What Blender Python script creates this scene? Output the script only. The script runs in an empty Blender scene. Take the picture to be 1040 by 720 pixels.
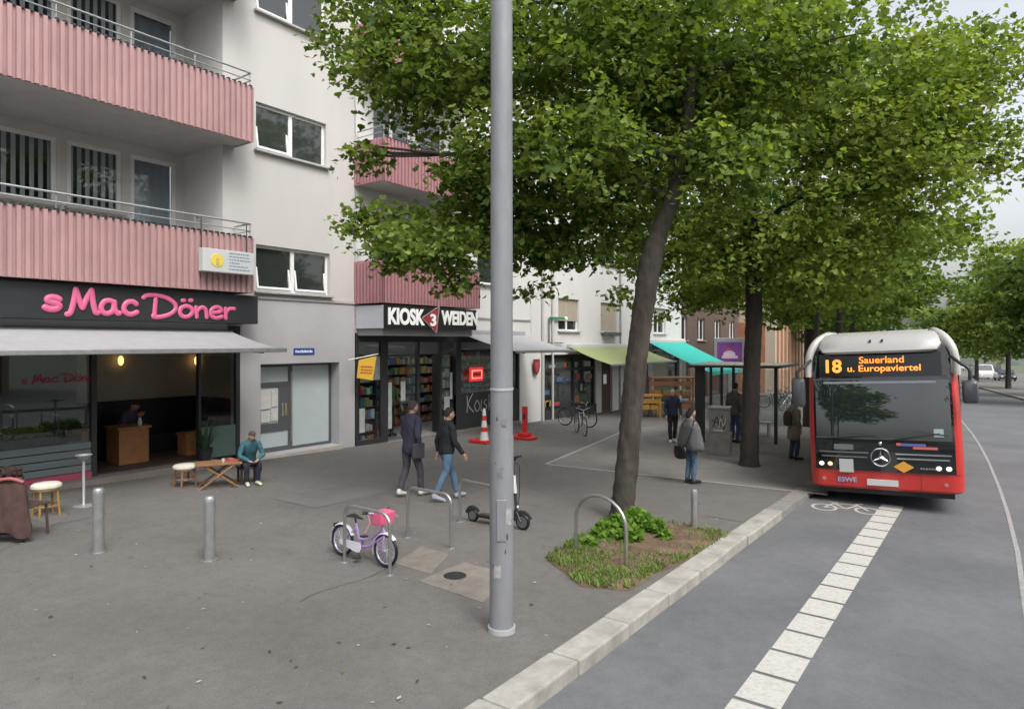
import bpy, bmesh, math, random
import numpy as np
from mathutils import Vector, Matrix
R = math.radians
scene = bpy.context.scene
random.seed(7)
# ------------------------------------------------------------------ camera, sky, sun, exposure
FOC, CX, HY, HCAM, SLOPE = 670.0, 520.0, 348.0, 2.7, 0.02      # photo pixels, horizon row, eye height, fall of the street
TH = math.atan(485 / 670)
cd = bpy.data.cameras.new('camera'); cam = bpy.data.objects.new('camera', cd)
scene.collection.objects.link(cam); scene.camera = cam
cam.location = (0, 0, HCAM); cam.rotation_euler = (R(90), 0, TH)
cd.sensor_width = 36; cd.lens = FOC / 1040 * 36; cd.shift_y = -12 / 1040; cd.clip_end = 2000; cd.clip_start = 0.05

SUN_EL, SUN_AZ = R(52), R(115)            # azimuth clockwise from +Y (down the street)
w = bpy.data.worlds.new('World'); scene.world = w; w.use_nodes = True
nt = w.node_tree; nt.nodes.clear()
sky = nt.nodes.new('ShaderNodeTexSky'); sky.sky_type = 'NISHITA'; sky.sun_disc = False
sky.sun_elevation = SUN_EL; sky.sun_rotation = SUN_AZ; sky.air_density = 1.2; sky.dust_density = 5.0; sky.ozone_density = 1.0
hs = nt.nodes.new('ShaderNodeHueSaturation'); hs.inputs['Saturation'].default_value = 0.3; hs.inputs['Value'].default_value = 2.0
bg = nt.nodes.new('ShaderNodeBackground'); bg.inputs['Strength'].default_value = 0.12
wo = nt.nodes.new('ShaderNodeOutputWorld')
nt.links.new(sky.outputs[0], hs.inputs['Color']); nt.links.new(hs.outputs[0], bg.inputs['Color']); nt.links.new(bg.outputs[0], wo.inputs[0])
sd = bpy.data.lights.new('sun', 'SUN'); sd.energy = 0.8; sd.angle = R(14); sd.color = (1, 0.965, 0.92)
so = bpy.data.objects.new('sun', sd); scene.collection.objects.link(so)
sdir = Vector((math.sin(SUN_AZ) * math.cos(SUN_EL), math.cos(SUN_AZ) * math.cos(SUN_EL), math.sin(SUN_EL)))
so.rotation_euler = sdir.to_track_quat('Z', 'Y').to_euler(); so.location = (20, -20, 40)
scene.view_settings.view_transform = 'Standard'; scene.view_settings.look = 'None'
scene.view_settings.exposure = 0.22; scene.view_settings.gamma = 1
scene.render.engine = 'CYCLES'; cy = scene.cycles; cy.max_bounces = 6; cy.diffuse_bounces = 3; cy.glossy_bounces = 3; cy.transmission_bounces = 3; cy.transparent_max_bounces = 8

# ------------------------------------------------------------------ pixel -> place helpers (survey of the photograph)
FW = Vector((-math.sin(TH), math.cos(TH), 0)); RT = Vector((math.cos(TH), math.sin(TH), 0)); CAMP = Vector((0, 0, HCAM))
def ray(px, py): return FW + RT * ((px - CX) / FOC) + Vector((0, 0, -(py - HY) / FOC))
def gz(y): return -SLOPE * y
def onground(px, py, h=0):
    d = ray(px, py); t = (HCAM - h) / (-d.z - SLOPE * d.y); return CAMP + d * t
def onwall(px, py, X):
    d = ray(px, py); return CAMP + d * (X / d.x)
def atdepth(px, py, D): return CAMP + ray(px, py) * D
def depth_of(p): return (p - CAMP).dot(FW)

# ------------------------------------------------------------------ materials
MATS = {}
def mat(name, col, rough=0.7, metal=0.0, var=0.0, scale=3.0, bump=0.0, bscale=40.0, emit=None, estr=0.0, spec=0.5, coat=0.0, stretch=None, second=None, secscale=1.0, secamt=0.5, speck=0.0):
    if name in MATS: return MATS[name]
    m = bpy.data.materials.new(name); m.use_nodes = True; t = m.node_tree
    p = t.nodes['Principled BSDF']; p.inputs['Roughness'].default_value = rough; p.inputs['Metallic'].default_value = metal
    p.inputs['Specular IOR Level'].default_value = spec; p.inputs['Coat Weight'].default_value = coat
    p.inputs['Base Color'].default_value = (*col, 1)
    tc = t.nodes.new('ShaderNodeTexCoord'); mp = t.nodes.new('ShaderNodeMapping')
    t.links.new(tc.outputs['Object'], mp.inputs[0])
    if stretch: mp.inputs['Scale'].default_value = stretch
    if var > 0:
        n = t.nodes.new('ShaderNodeTexNoise'); n.inputs['Scale'].default_value = scale; n.inputs['Detail'].default_value = 8; n.inputs['Roughness'].default_value = .65
        t.links.new(mp.outputs[0], n.inputs['Vector'])
        r = t.nodes.new('ShaderNodeValToRGB'); r.color_ramp.elements[0].position = .3; r.color_ramp.elements[1].position = .7
        lo = tuple(c * (1 - var) for c in col); hi = tuple(min(1, c * (1 + var)) for c in col)
        r.color_ramp.elements[0].color = (*lo, 1); r.color_ramp.elements[1].color = (*hi, 1)
        t.links.new(n.outputs['Fac'], r.inputs[0]); out = r.outputs[0]
        if second:
            n2 = t.nodes.new('ShaderNodeTexNoise'); n2.inputs['Scale'].default_value = secscale; n2.inputs['Detail'].default_value = 5
            t.links.new(mp.outputs[0], n2.inputs['Vector'])
            r2 = t.nodes.new('ShaderNodeValToRGB'); r2.color_ramp.elements[0].position = .48; r2.color_ramp.elements[1].position = .66
            r2.color_ramp.elements[1].color = (secamt,) * 3 + (1,)
            t.links.new(n2.outputs['Fac'], r2.inputs[0])
            mx = t.nodes.new('ShaderNodeMix'); mx.data_type = 'RGBA'; t.links.new(r2.outputs[0], mx.inputs['Factor'])
            t.links.new(out, mx.inputs['A']); mx.inputs['B'].default_value = (*second, 1); out = mx.outputs['Result']
        if speck:
            n4 = t.nodes.new('ShaderNodeTexNoise'); n4.inputs['Scale'].default_value = 75; n4.inputs['Detail'].default_value = 3; t.links.new(mp.outputs[0], n4.inputs['Vector'])
            v5 = t.nodes.new('ShaderNodeTexNoise'); v5.inputs['Scale'].default_value = 6; v5.inputs['Detail'].default_value = 9; v5.inputs['Roughness'].default_value = .8; t.links.new(mp.outputs[0], v5.inputs['Vector'])
            ad_ = t.nodes.new('ShaderNodeMath'); ad_.operation = 'ADD'; t.links.new(n4.outputs['Fac'], ad_.inputs[0]); t.links.new(v5.outputs['Fac'], ad_.inputs[1])
            r4 = t.nodes.new('ShaderNodeMapRange'); r4.inputs['From Min'].default_value = .75; r4.inputs['From Max'].default_value = 1.25; r4.inputs['To Min'].default_value = 1 - speck; r4.inputs['To Max'].default_value = 1 + speck
            t.links.new(ad_.outputs[0], r4.inputs['Value']); vm = t.nodes.new('ShaderNodeVectorMath'); vm.operation = 'SCALE'
            t.links.new(out, vm.inputs[0]); t.links.new(r4.outputs[0], vm.inputs['Scale']); out = vm.outputs[0]
        t.links.new(out, p.inputs['Base Color'])
    if bump > 0:
        b = t.nodes.new('ShaderNodeBump'); b.inputs['Strength'].default_value = bump; b.inputs['Distance'].default_value = .01
        n3 = t.nodes.new('ShaderNodeTexNoise'); n3.inputs['Scale'].default_value = bscale; n3.inputs['Detail'].default_value = 4
        t.links.new(mp.outputs[0], n3.inputs['Vector']); t.links.new(n3.outputs['Fac'], b.inputs['Height']); t.links.new(b.outputs[0], p.inputs['Normal'])
    if emit: p.inputs['Emission Color'].default_value = (*emit, 1); p.inputs['Emission Strength'].default_value = estr
    MATS[name] = m; return m

def glassmat(name, tint, refl=0.12, rough=0.02):
    if name in MATS: return MATS[name]
    m = bpy.data.materials.new(name); m.use_nodes = True; t = m.node_tree; t.nodes.clear()
    o = t.nodes.new('ShaderNodeOutputMaterial'); mx = t.nodes.new('ShaderNodeMixShader'); tr = t.nodes.new('ShaderNodeBsdfTransparent'); gl = t.nodes.new('ShaderNodeBsdfGlossy')
    tr.inputs[0].default_value = (*tint, 1); gl.inputs['Roughness'].default_value = rough; gl.inputs['Color'].default_value = (.9, .93, .95, 1)
    lw = t.nodes.new('ShaderNodeLayerWeight'); lw.inputs[0].default_value = .5; fr = t.nodes.new('ShaderNodeMath'); fr.operation = 'POWER'; fr.inputs[1].default_value = 3.5; t.links.new(lw.outputs['Facing'], fr.inputs[0])
    mt = t.nodes.new('ShaderNodeMath'); mt.operation = 'MAXIMUM'; mt.inputs[1].default_value = refl
    t.links.new(fr.outputs[0], mt.inputs[0]); t.links.new(mt.outputs[0], mx.inputs[0]); t.links.new(tr.outputs[0], mx.inputs[1]); t.links.new(gl.outputs[0], mx.inputs[2]); t.links.new(mx.outputs[0], o.inputs[0])
    MATS[name] = m; return m

def leafmat(name, dark, light):
    m = bpy.data.materials.new(name); m.use_nodes = True; t = m.node_tree; t.nodes.clear()
    o = t.nodes.new('ShaderNodeOutputMaterial'); at = t.nodes.new('ShaderNodeAttribute'); at.attribute_name = 'tint'
    r = t.nodes.new('ShaderNodeValToRGB'); r.color_ramp.elements[0].color = (*dark, 1); r.color_ramp.elements[1].color = (*light, 1)
    p = t.nodes.new('ShaderNodeBsdfPrincipled'); p.inputs['Roughness'].default_value = .65; p.inputs['Specular IOR Level'].default_value = .2
    tl = t.nodes.new('ShaderNodeBsdfTranslucent'); mx = t.nodes.new('ShaderNodeMixShader'); mx.inputs[0].default_value = .42
    g = t.nodes.new('ShaderNodeMix'); g.data_type = 'RGBA'; g.blend_type = 'MULTIPLY'; g.inputs['Factor'].default_value = 1; g.inputs['B'].default_value = (1.5, 1.5, .55, 1)
    t.links.new(at.outputs['Fac'], r.inputs[0]); t.links.new(r.outputs[0], p.inputs['Base Color']); t.links.new(r.outputs[0], g.inputs['A']); t.links.new(g.outputs['Result'], tl.inputs[0])
    t.links.new(p.outputs[0], mx.inputs[1]); t.links.new(tl.outputs[0], mx.inputs[2]); t.links.new(mx.outputs[0], o.inputs[0])
    return m

M_asph = mat('pavement asphalt', (.140, .134, .125), .9, var=.12, scale=.9, bump=.5, bscale=90, second=(.105, .100, .094), secscale=.45, secamt=.7, speck=.2)
M_slab = mat('pale paving', (.185, .177, .164), .9, var=.12, scale=1.3, bump=.35, bscale=60, second=(.125, .12, .113), secscale=.6, secamt=.7, speck=.18)
M_road = mat('road asphalt', (.135, .14, .148), .82, var=.14, scale=.8, bump=.35, bscale=110, second=(.095, .10, .106), secscale=.35, secamt=.7, speck=.18)
M_kerb = mat('kerb stone', (.36, .345, .31), .85, var=.2, scale=5, bump=.3, bscale=30, second=(.2, .19, .17), secscale=3, secamt=.5)
M_paint = mat('road paint', (.50, .49, .455), .75, var=.10, scale=30, second=(.30, .30, .285), secscale=22, secamt=.4)
M_wall = mat('off white render', (.54, .527, .505), .9, var=.05, scale=1.2, stretch=(1, 1, .3), bump=.12, bscale=80, second=(.50, .49, .47), secscale=.35, secamt=.45)
M_wallw = mat('white render', (.64, .63, .62), .9, var=.05, scale=1.2, stretch=(1, 1, .3), bump=.12, bscale=80, second=(.60, .59, .57), secscale=.4, secamt=.5)
M_wallg = mat('grey painted plinth wall', (.46, .452, .465), .85, var=.05, scale=1.5, bump=.1, bscale=80, second=(.36, .36, .37), secscale=.6, secamt=.4)
M_side = mat('loggia render', (.62, .61, .60), .9, var=.04, scale=1.5)
M_pink = mat('pink corrugated sheet', (.43, .265, .265), .6, var=.12, scale=2.5, stretch=(1, 1, .35), second=(.31, .19, .192), secscale=1.2, secamt=.5)
M_pink2 = mat('deep pink corrugated sheet', (.38, .19, .205), .6, var=.08, scale=2.5)
M_conc = mat('concrete slab', (.42, .41, .40), .9, var=.1, scale=3, bump=.15, bscale=40)
M_galv = mat('galvanised steel', (.42, .43, .44), .42, .75, var=.14, scale=9)
M_galv2 = mat('brushed steel tube', (.5, .5, .49), .32, .9, var=.1, scale=14)
M_lamp = mat('grey painted lamp post', (.25, .26, .28), .6, .15, var=.14, scale=5, bump=.12, bscale=60, second=(.23, .23, .24), secscale=9, secamt=.5, stretch=(1, 1, .3))
M_white = mat('white upvc frame', (.80, .80, .79), .4)
M_dark = mat('dark charcoal metal', (.035, .036, .040), .5, .1)
M_black = mat('black panel', (.012, .012, .014), .35)
M_grey = mat('grey door frame', (.10, .105, .115), .5)
M_dglass = mat('dark window glass', (.03, .036, .036), .05, spec=.8, coat=.4)
M_frost = mat('frosted door glass', (.50, .57, .58), .35, var=.04, scale=3)
M_glass = glassmat('clear shop glass', (.86, .90, .90), .06)
M_glass2 = glassmat('upper window glass', (.85, .88, .90), .04)
M_curt = mat('grey blind slat', (.78, .79, .80), .8)
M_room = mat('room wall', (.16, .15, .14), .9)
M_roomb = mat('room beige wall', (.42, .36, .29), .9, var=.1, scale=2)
M_floorw = mat('dark wooden floor', (.075, .05, .04), .6, var=.3, scale=6, stretch=(1, .1, 1))
M_wood = mat('brown wood', (.26, .13, .06), .55, var=.25, scale=7, stretch=(1, 1, .15))
M_orange = mat('orange wood', (.32, .15, .06), .55, var=.25, scale=6, stretch=(1, 1, .2))
M_awn = mat('grey white awning cloth', (.35, .35, .365), .8, var=.08, scale=3, bump=.1, bscale=100)
M_awng = mat('lime green awning cloth', (.27, .31, .135), .8, var=.05, scale=3)
M_awnt = mat('turquoise awning cloth', (.03, .42, .36), .75, var=.06, scale=3)
M_signb = mat('dark sign board', (.028, .030, .034), .4, var=.1, scale=2)
M_pinkl = mat('pink sign letters', (.66, .13, .27), .5)
M_whitel = mat('white sign letters', (.82, .82, .80), .5, emit=(1, 1, 1), estr=.1)
M_red = mat('red plastic', (.55, .03, .03), .45, var=.12, scale=6)
M_skin = mat('skin', (.50, .30, .22), .6, var=.06, scale=20)
M_soil = mat('bare soil', (.12, .075, .05), 1, var=.3, scale=8, bump=.6, bscale=25, second=(.19, .14, .09), secscale=3, secamt=.7)
M_bark = mat('tree bark', (.058, .048, .040), .95, var=.45, scale=9, bump=1.0, bscale=26, stretch=(1, 1, .22), second=(.085, .085, .066), secscale=4, secamt=.5)
M_barkd = mat('dark tree bark', (.04, .033, .03), .95, var=.3, scale=8, bump=.8, bscale=24, stretch=(1, 1, .25))

# ------------------------------------------------------------------ mesh builder
ORIG = {}
def setp(o, label=None, cat=None, group=None, kind=None):
    if label: o['label'] = label
    if cat: o['category'] = cat
    if group: o['group'] = group
    if kind: o['kind'] = kind
    return o
def thing(name, label, cat, loc=(0, 0, 0), rz=0.0, group=None):
    o = bpy.data.objects.new(name, None); scene.collection.objects.link(o); o.empty_display_size = .2
    o.location = loc; o.rotation_euler = (0, 0, rz); setp(o, label, cat, group)
    return o
class MB:
    def __init__(s): s.v = []; s.f = []; s.m = []
    def add(s, vs, fs, mi=0):
        b = len(s.v); s.v += [tuple(v) for v in vs]; s.f += [tuple(i + b for i in f) for f in fs]; s.m += [mi] * len(fs); return s
    def box(s, x0, x1, y0, y1, z0, z1, mi=0, T=None):
        vs = [Vector((x, y, z)) for x in (x0, x1) for y in (y0, y1) for z in (z0, z1)]
        if T: vs = [T @ v for v in vs]
        return s.add(vs, [(0, 1, 3, 2), (4, 6, 7, 5), (0, 4, 5, 1), (2, 3, 7, 6), (0, 2, 6, 4), (1, 5, 7, 3)], mi)
    def wedge(s, pts, axis, a, b, mi=0):
        # polygon pts in the other two axes extruded along axis from a to b
        n = len(pts)
        def mk(p, q):
            if axis == 'x': return (q, p[0], p[1])
            if axis == 'y': return (p[0], q, p[1])
            return (p[0], p[1], q)
        vs = [mk(p, a) for p in pts] + [mk(p, b) for p in pts]
        fs = [tuple(range(n))[::-1], tuple(range(n, 2 * n))] + [(i, (i + 1) % n, n + (i + 1) % n, n + i) for i in range(n)]
        return s.add(vs, fs, mi)
    def quad(s, a, b, c, d, mi=0): return s.add([a, b, c, d], [(0, 1, 2, 3)], mi)
    def tube(s, pts, rad, seg=10, mi=0, sub=0, closed=False, flat=1.0, flatdir=None, cap=True):
        pts = [Vector(p) for p in pts]
        if not hasattr(rad, '__len__'): rad = [rad] * len(pts)
        rad = list(rad)
        if sub:
            P, Q = [], []; n = len(pts); rng = n if closed else n - 1
            for i in range(rng):
                if closed: a, b, c, d = pts[(i - 1) % n], pts[i], pts[(i + 1) % n], pts[(i + 2) % n]; r0, r1 = rad[i], rad[(i + 1) % n]
                else: a, b, c, d = pts[max(i - 1, 0)], pts[i], pts[i + 1], pts[min(i + 2, n - 1)]; r0, r1 = rad[i], rad[i + 1]
                for k in range(sub):
                    t = k / sub
                    P.append(.5 * ((2 * b) + (c - a) * t + (2 * a - 5 * b + 4 * c - d) * t * t + (3 * b - a - 3 * c + d) * t ** 3)); Q.append(r0 + (r1 - r0) * t)
            if not closed: P.append(pts[-1]); Q.append(rad[-1])
            pts, rad = P, Q
        n = len(pts); vs = []; up = None
        for i in range(n):
            if closed: d = pts[(i + 1) % n] - pts[i - 1]
            else: d = pts[min(i + 1, n - 1)] - pts[max(i - 1, 0)]
            if d.length < 1e-9: d = Vector((0, 0, 1))
            d.normalize()
            if flatdir is not None: up = Vector(flatdir)
            elif up is None: up = Vector((0, 0, 1)) if abs(d.z) < .9 else Vector((1, 0, 0))
            a = d.cross(up)
            if a.length < 1e-6: a = d.orthogonal()
            a.normalize(); u = a.cross(d).normalized(); 
            if flatdir is None: up = u
            for k in range(seg):
                t = 2 * math.pi * k / seg
                vs.append(pts[i] + a * math.cos(t) * rad[i] + u * math.sin(t) * rad[i] * flat)
        fs = []
        for i in range(n if closed else n - 1):
            j = (i + 1) % n
            for k in range(seg): fs.append((i * seg + k, i * seg + (k + 1) % seg, j * seg + (k + 1) % seg, j * seg + k))
        if not closed and cap: fs.append(tuple(range(seg))[::-1]); fs.append(tuple((n - 1) * seg + k for k in range(seg)))
        return s.add(vs, fs, mi)
    def ring(s, c, r, tr, axis='z', n=28, seg=8, mi=0, a0=0, a1=360, flat=1.0):
        c = Vector(c); pts = []
        full = abs(a1 - a0) >= 360; cnt = n if full else n + 1
        for i in range(cnt):
            t = R(a0 + (a1 - a0) * i / n); x, y = math.cos(t) * r, math.sin(t) * r
            pts.append(c + (Vector((x, y, 0)) if axis == 'z' else Vector((0, x, y)) if axis == 'x' else Vector((x, 0, y))))
        fd = {'z': (0, 0, 1), 'x': (1, 0, 0), 'y': (0, 1, 0)}[axis]
        return s.tube(pts, tr, seg, mi, closed=full, flat=flat, flatdir=fd)
    def lathe(s, prof, c=(0, 0, 0), n=20, mi=0, sx=1, sy=1):
        vs = [(c[0] + r * math.cos(2 * math.pi * k / n) * sx, c[1] + r * math.sin(2 * math.pi * k / n) * sy, c[2] + z) for r, z in prof for k in range(n)]
        m = len(prof); fs = [(i * n + k, i * n + (k + 1) % n, (i + 1) * n + (k + 1) % n, (i + 1) * n + k) for i in range(m - 1) for k in range(n)]
        if prof[0][0] > 1e-4: fs.append(tuple(range(n))[::-1])
        if prof[-1][0] > 1e-4: fs.append(tuple((m - 1) * n + k for k in range(n)))
        return s.add(vs, fs, mi)
    def ball(s, c, rx, ry, rz, n=14, m=9, mi=0, T=None):
        vs = [];
        for i in range(m + 1):
            a = math.pi * i / m
            for k in range(n):
                b = 2 * math.pi * k / n; v = Vector((rx * math.sin(a) * math.cos(b), ry * math.sin(a) * math.sin(b), -rz * math.cos(a)))
                if T: v = T @ v
                vs.append(Vector(c) + v)
        return s.add(vs, [(i * n + k, i * n + (k + 1) % n, (i + 1) * n + (k + 1) % n, (i + 1) * n + k) for i in range(m) for k in range(n)], mi)
    def loft(s, rings, mi=0, cap=True):
        n = len(rings[0]); vs = [p for r in rings for p in r]
        fs = [(i * n + k, i * n + (k + 1) % n, (i + 1) * n + (k + 1) % n, (i + 1) * n + k) for i in range(len(rings) - 1) for k in range(n)]
        if cap: fs += [tuple(range(n))[::-1], tuple((len(rings) - 1) * n + k for k in range(n))]
        return s.add(vs, fs, mi)
    def xf(s, T):
        s.v = [tuple(T @ Vector(v)) for v in s.v]; return s
    def build(s, name, mats, parent=None, smooth=False, bevel=0.0, world=True, label=None, cat=None, group=None, kind=None, autos=40):
        if not isinstance(mats, (list, tuple)): mats = [mats]
        me = bpy.data.meshes.new(name)
        vs = s.v
        o = (0, 0, 0)
        if parent is not None and world: o = ORIG.get(parent.name, tuple(parent.location))
        if any(o): vs = [(v[0] - o[0], v[1] - o[1], v[2] - o[2]) for v in vs]
        me.from_pydata(vs, [], s.f); 
        for m in mats: me.materials.append(m)
        me.polygons.foreach_set('material_index', s.m)
        bm = bmesh.new(); bm.from_mesh(me); bmesh.ops.remove_doubles(bm, verts=bm.verts, dist=1e-5)
        bmesh.ops.recalc_face_normals(bm, faces=bm.faces); bm.to_mesh(me); bm.free()
        if smooth:
            me.polygons.foreach_set('use_smooth', [True] * len(me.polygons))
            me.set_sharp_from_angle(angle=R(autos))
        ob = bpy.data.objects.new(name, me); scene.collection.objects.link(ob)
        if parent is not None: ob.parent = parent; ORIG[ob.name] = o
        if bevel > 0:
            b = ob.modifiers.new('bevel', 'BEVEL'); b.width = bevel; b.segments = 2; b.limit_method = 'ANGLE'; b.angle_limit = R(40)
        setp(ob, label, cat, group, kind); me.update()
        return ob
def copy_tree(o, parent=None):
    c = o.copy(); scene.collection.objects.link(c)
    if parent is not None: c.parent = parent
    for ch in [x for x in bpy.data.objects if x.parent == o]: copy_tree(ch, c)
    return c
def text_mb(body, size, T, depth=.006, bold=0.0, sx=1.0, spacing=1.0, align='CENTER'):
    cu = bpy.data.curves.new('t', 'FONT'); cu.body = body; cu.size = size; cu.extrude = depth; cu.offset = bold; cu.align_x = align; cu.align_y = 'CENTER'; cu.space_character = spacing
    ob = bpy.data.objects.new('t', cu); scene.collection.objects.link(ob); bpy.context.view_layer.update()
    me = bpy.data.meshes.new_from_object(ob.evaluated_get(bpy.context.evaluated_depsgraph_get()))
    mb = MB(); mb.add([T @ Vector((v.co.x * sx, v.co.y, v.co.z)) for v in me.vertices], [tuple(p.vertices) for p in me.polygons])
    bpy.data.objects.remove(ob); bpy.data.curves.remove(cu); bpy.data.meshes.remove(me)
    return mb
def face_px(x, y, z):   # text on a facade looking to +X, reading along +Y
    return Matrix(((0, 0, 1, x), (1, 0, 0, y), (0, 1, 0, z), (0, 0, 0, 1)))
def wallmesh(mb, X, y0, y1, z0, z1, holes, reveal, mi=0, yb=None):
    # facade sheet in the plane x=X facing +X; holes (ya,yb,za,zb) get reveals going back by `reveal`
    ys = sorted({y0, y1, *[h[0] for h in holes], *[h[1] for h in holes]}); zs = sorted({z0, z1, *[h[2] for h in holes], *[h[3] for h in holes]})
    ys = [y for y in ys if y0 <= y <= y1]; zs = [z for z in zs if z0 <= z <= z1]
    for a, b in zip(ys, ys[1:]):
        for c, d in zip(zs, zs[1:]):
            my, mz = (a + b) / 2, (c + d) / 2
            if any(h[0] < my < h[1] and h[2] < mz < h[3] for h in holes): continue
            mb.quad((X, a, c), (X, b, c), (X, b, d), (X, a, d), mi)
    for (a, b, c, d) in holes:
        Xb = X - reveal
        mb.quad((X, a, c), (Xb, a, c), (Xb, a, d), (X, a, d), mi); mb.quad((X, b, c), (X, b, d), (Xb, b, d), (Xb, b, c), mi)
        mb.quad((X, a, d), (Xb, a, d), (Xb, b, d), (X, b, d), mi); mb.quad((X, a, c), (X, b, c), (Xb, b, c), (Xb, a, c), mi)
def window(parent, X, y0, y1, z0, z1, n=2, tilt=None, glass=None, fr=.06, sill=True, frame=None, shutter=0.0, shmat=None):
    """window (frame mesh) > pane, sill ; plane X is the outer face of the frame"""
    frame = frame or M_white; glass = glass or M_dglass
    f = MB(); f.box(X - .07, X, y0, y1, z0, z0 + fr); f.box(X - .07, X, y0, y1, z1 - fr, z1)
    ww = (y1 - y0) / n
    for k in range(n + 1):
        c = min(max(y0 + k * ww, y0 + fr / 2), y1 - fr / 2); f.box(X - .068, X - .002, c - fr / 2 - (.02 if 0 < k < n else 0), c + fr / 2 + (.02 if 0 < k < n else 0), z0 + fr, z1 - fr)
    w = f.build('window', frame, parent, bevel=.006)
    g = MB()
    for k in range(n): g.box(X - .05, X - .035, y0 + k * ww + fr / 2, y0 + (k + 1) * ww - fr / 2, z0 + fr, z1 - fr)
    g.build('pane', glass, w)
    if tilt:
        for k in tilt:   # sash leaning into the room
            a, b = y0 + k * ww + fr, y0 + (k + 1) * ww - fr
            T = Matrix.Translation((X - .01, 0, z0 + fr)) @ Matrix.Rotation(R(-9), 4, 'Y')
            h = z1 - z0 - 2 * fr; s = MB()
            for (p, q, r_, t_) in ((a, b, 0, .05), (a, b, h - .05, h), (a, a + .05, .05, h - .05), (b - .05, b, .05, h - .05)): s.box(.0, .04, p, q, r_, t_, T=T)
            s.xf(Matrix.Translation((.02, 0, 0))); s.build('sash', frame, w)
    if sill: MB().box(X - .05, X + .10 + .12, y0 - .06, y1 + .06, z0 - .055, z0 - .003).build('sill', M_conc, w, bevel=.006)
    if shutter > 0:
        h = z1 - z0; s = MB(); k = z1; 
        while k > z1 - h * shutter: s.box(X + .012, X + .028, y0 + .02, y1 - .02, k - .046, k); k -= .05
        s.build('roller_shutter', shmat or mat('beige roller shutter', (.42, .36, .29), .7), w)
    return w
# ------------------------------------------------------------------ ground
def groundpoly(pts, dz=0.0):   # (x,y) -> on the sloping street
    return [(x, y, gz(y) + dz) for x, y in pts]
def zg(x, y): return gz(y)
road_kerb = lambda y: -2.9 - (.0015 * max(0, min(y, 60) - 15) ** 2) - max(0, y - 60) * .135
mb = MB()   # the one big ground sheet, pavement asphalt near, sloping with the street
ys = [-60, -20, 0, 20, 40, 60, 100, 140, 260, 600]
for a, b in zip(ys, ys[1:]): mb.quad((-300, a, gz(a) - .16), (400, a, gz(a) - .16), (400, b, gz(b) - .16), (-300, b, gz(b) - .16))
mb.build('ground', mat('distant ground', (.10, .115, .07), 1, var=.2, scale=.3), kind='structure')
ys = [-25, -10, 0, 4, 8, 12, 16, 20, 24, 28, 32, 36, 40, 45, 50, 55, 60, 70, 90, 120, 160]
mb = MB()
for a, b in zip(ys, ys[1:]): mb.quad((-40, a, gz(a)), (road_kerb(a) - .3, a, gz(a)), (road_kerb(b) - .3, b, gz(b)), (-40, b, gz(b)))
mb.build('pavement', M_asph, kind='structure')
mb = MB()
for a, b in zip(ys, ys[1:]): mb.quad((road_kerb(a), a, gz(a) - .1), (road_kerb(a) + 7.4, a, gz(a) - .1), (road_kerb(b) + 7.4, b, gz(b) - .1), (road_kerb(b), b, gz(b) - .1))
mb.build('road', M_road, kind='structure')
mb = MB()
for a, b in zip(ys, ys[1:]): mb.quad((road_kerb(a) + 7.7, a, gz(a) + .02), (road_kerb(a) + 30, a, gz(a) + .02), (road_kerb(b) + 30, b, gz(b) + .02), (road_kerb(b) + 7.7, b, gz(b) + .02))
mb.build('far_pavement', M_asph, kind='structure')
# kerb stones, one run of long stones with joints
mb = MB(); y = -12.0; rnd = random.Random(3)
while y < 11.9:
    L = 1.0; x = road_kerb(y); j = rnd.uniform(-.012, .012)
    mb.wedge([(x - .30 + j, y + .008), (x + j, y + .008), (x + j, y + L - .008), (x - .30 + j, y + L - .008)], 'z', 0, 1)
    for i in range(len(mb.v) - 8, len(mb.v)):
        vx, vy, vz = mb.v[i]; mb.v[i] = (vx, vy, gz(vy) + (.035 if vz > .5 else -.2))
    y += L
mb.build('kerb', M_kerb, kind='structure', bevel=.02)
mb = MB(); y = 13.0 - 1.0
while y < 90:
    x = road_kerb(y); x2 = road_kerb(y + 1)
    mb.add([(x - .3, y + .01, gz(y) + .004), (x, y + .01, gz(y) + .004), (x2, y + .99, gz(y + 1) + .004), (x2 - .3, y + .99, gz(y + 1) + .004),
            (x - .3, y + .01, gz(y) - .2), (x, y + .01, gz(y) - .2), (x2, y + .99, gz(y + 1) - .2), (x2 - .3, y + .99, gz(y + 1) - .2)],
           [(0, 1, 2, 3), (4, 7, 6, 5), (0, 4, 5, 1), (1, 5, 6, 2), (2, 6, 7, 3), (3, 7, 4, 0)]); y += 1
mb.build('kerb', mat('grey kerb stone', (.22, .215, .205), .9, var=.15, scale=5), kind='structure')
mb = MB(); y = -12.0
while y < 110:
    x = road_kerb(y) + 7.4; x2 = road_kerb(y + 2) + 7.4
    mb.add([(x, y, gz(y) + .03), (x + .3, y, gz(y) + .03), (x2 + .3, y + 2, gz(y + 2) + .03), (x2, y + 2, gz(y + 2) + .03),
            (x, y, gz(y) - .2), (x + .3, y, gz(y) - .2), (x2 + .3, y + 2, gz(y + 2) - .2), (x2, y + 2, gz(y + 2) - .2)],
           [(0, 1, 2, 3), (4, 7, 6, 5), (0, 4, 5, 1), (1, 5, 6, 2), (2, 6, 7, 3), (3, 7, 4, 0)]); y += 2
mb.build('kerb', mat('grey kerb stone', (.22, .215, .205), .9, var=.15, scale=5), kind='structure')
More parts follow.
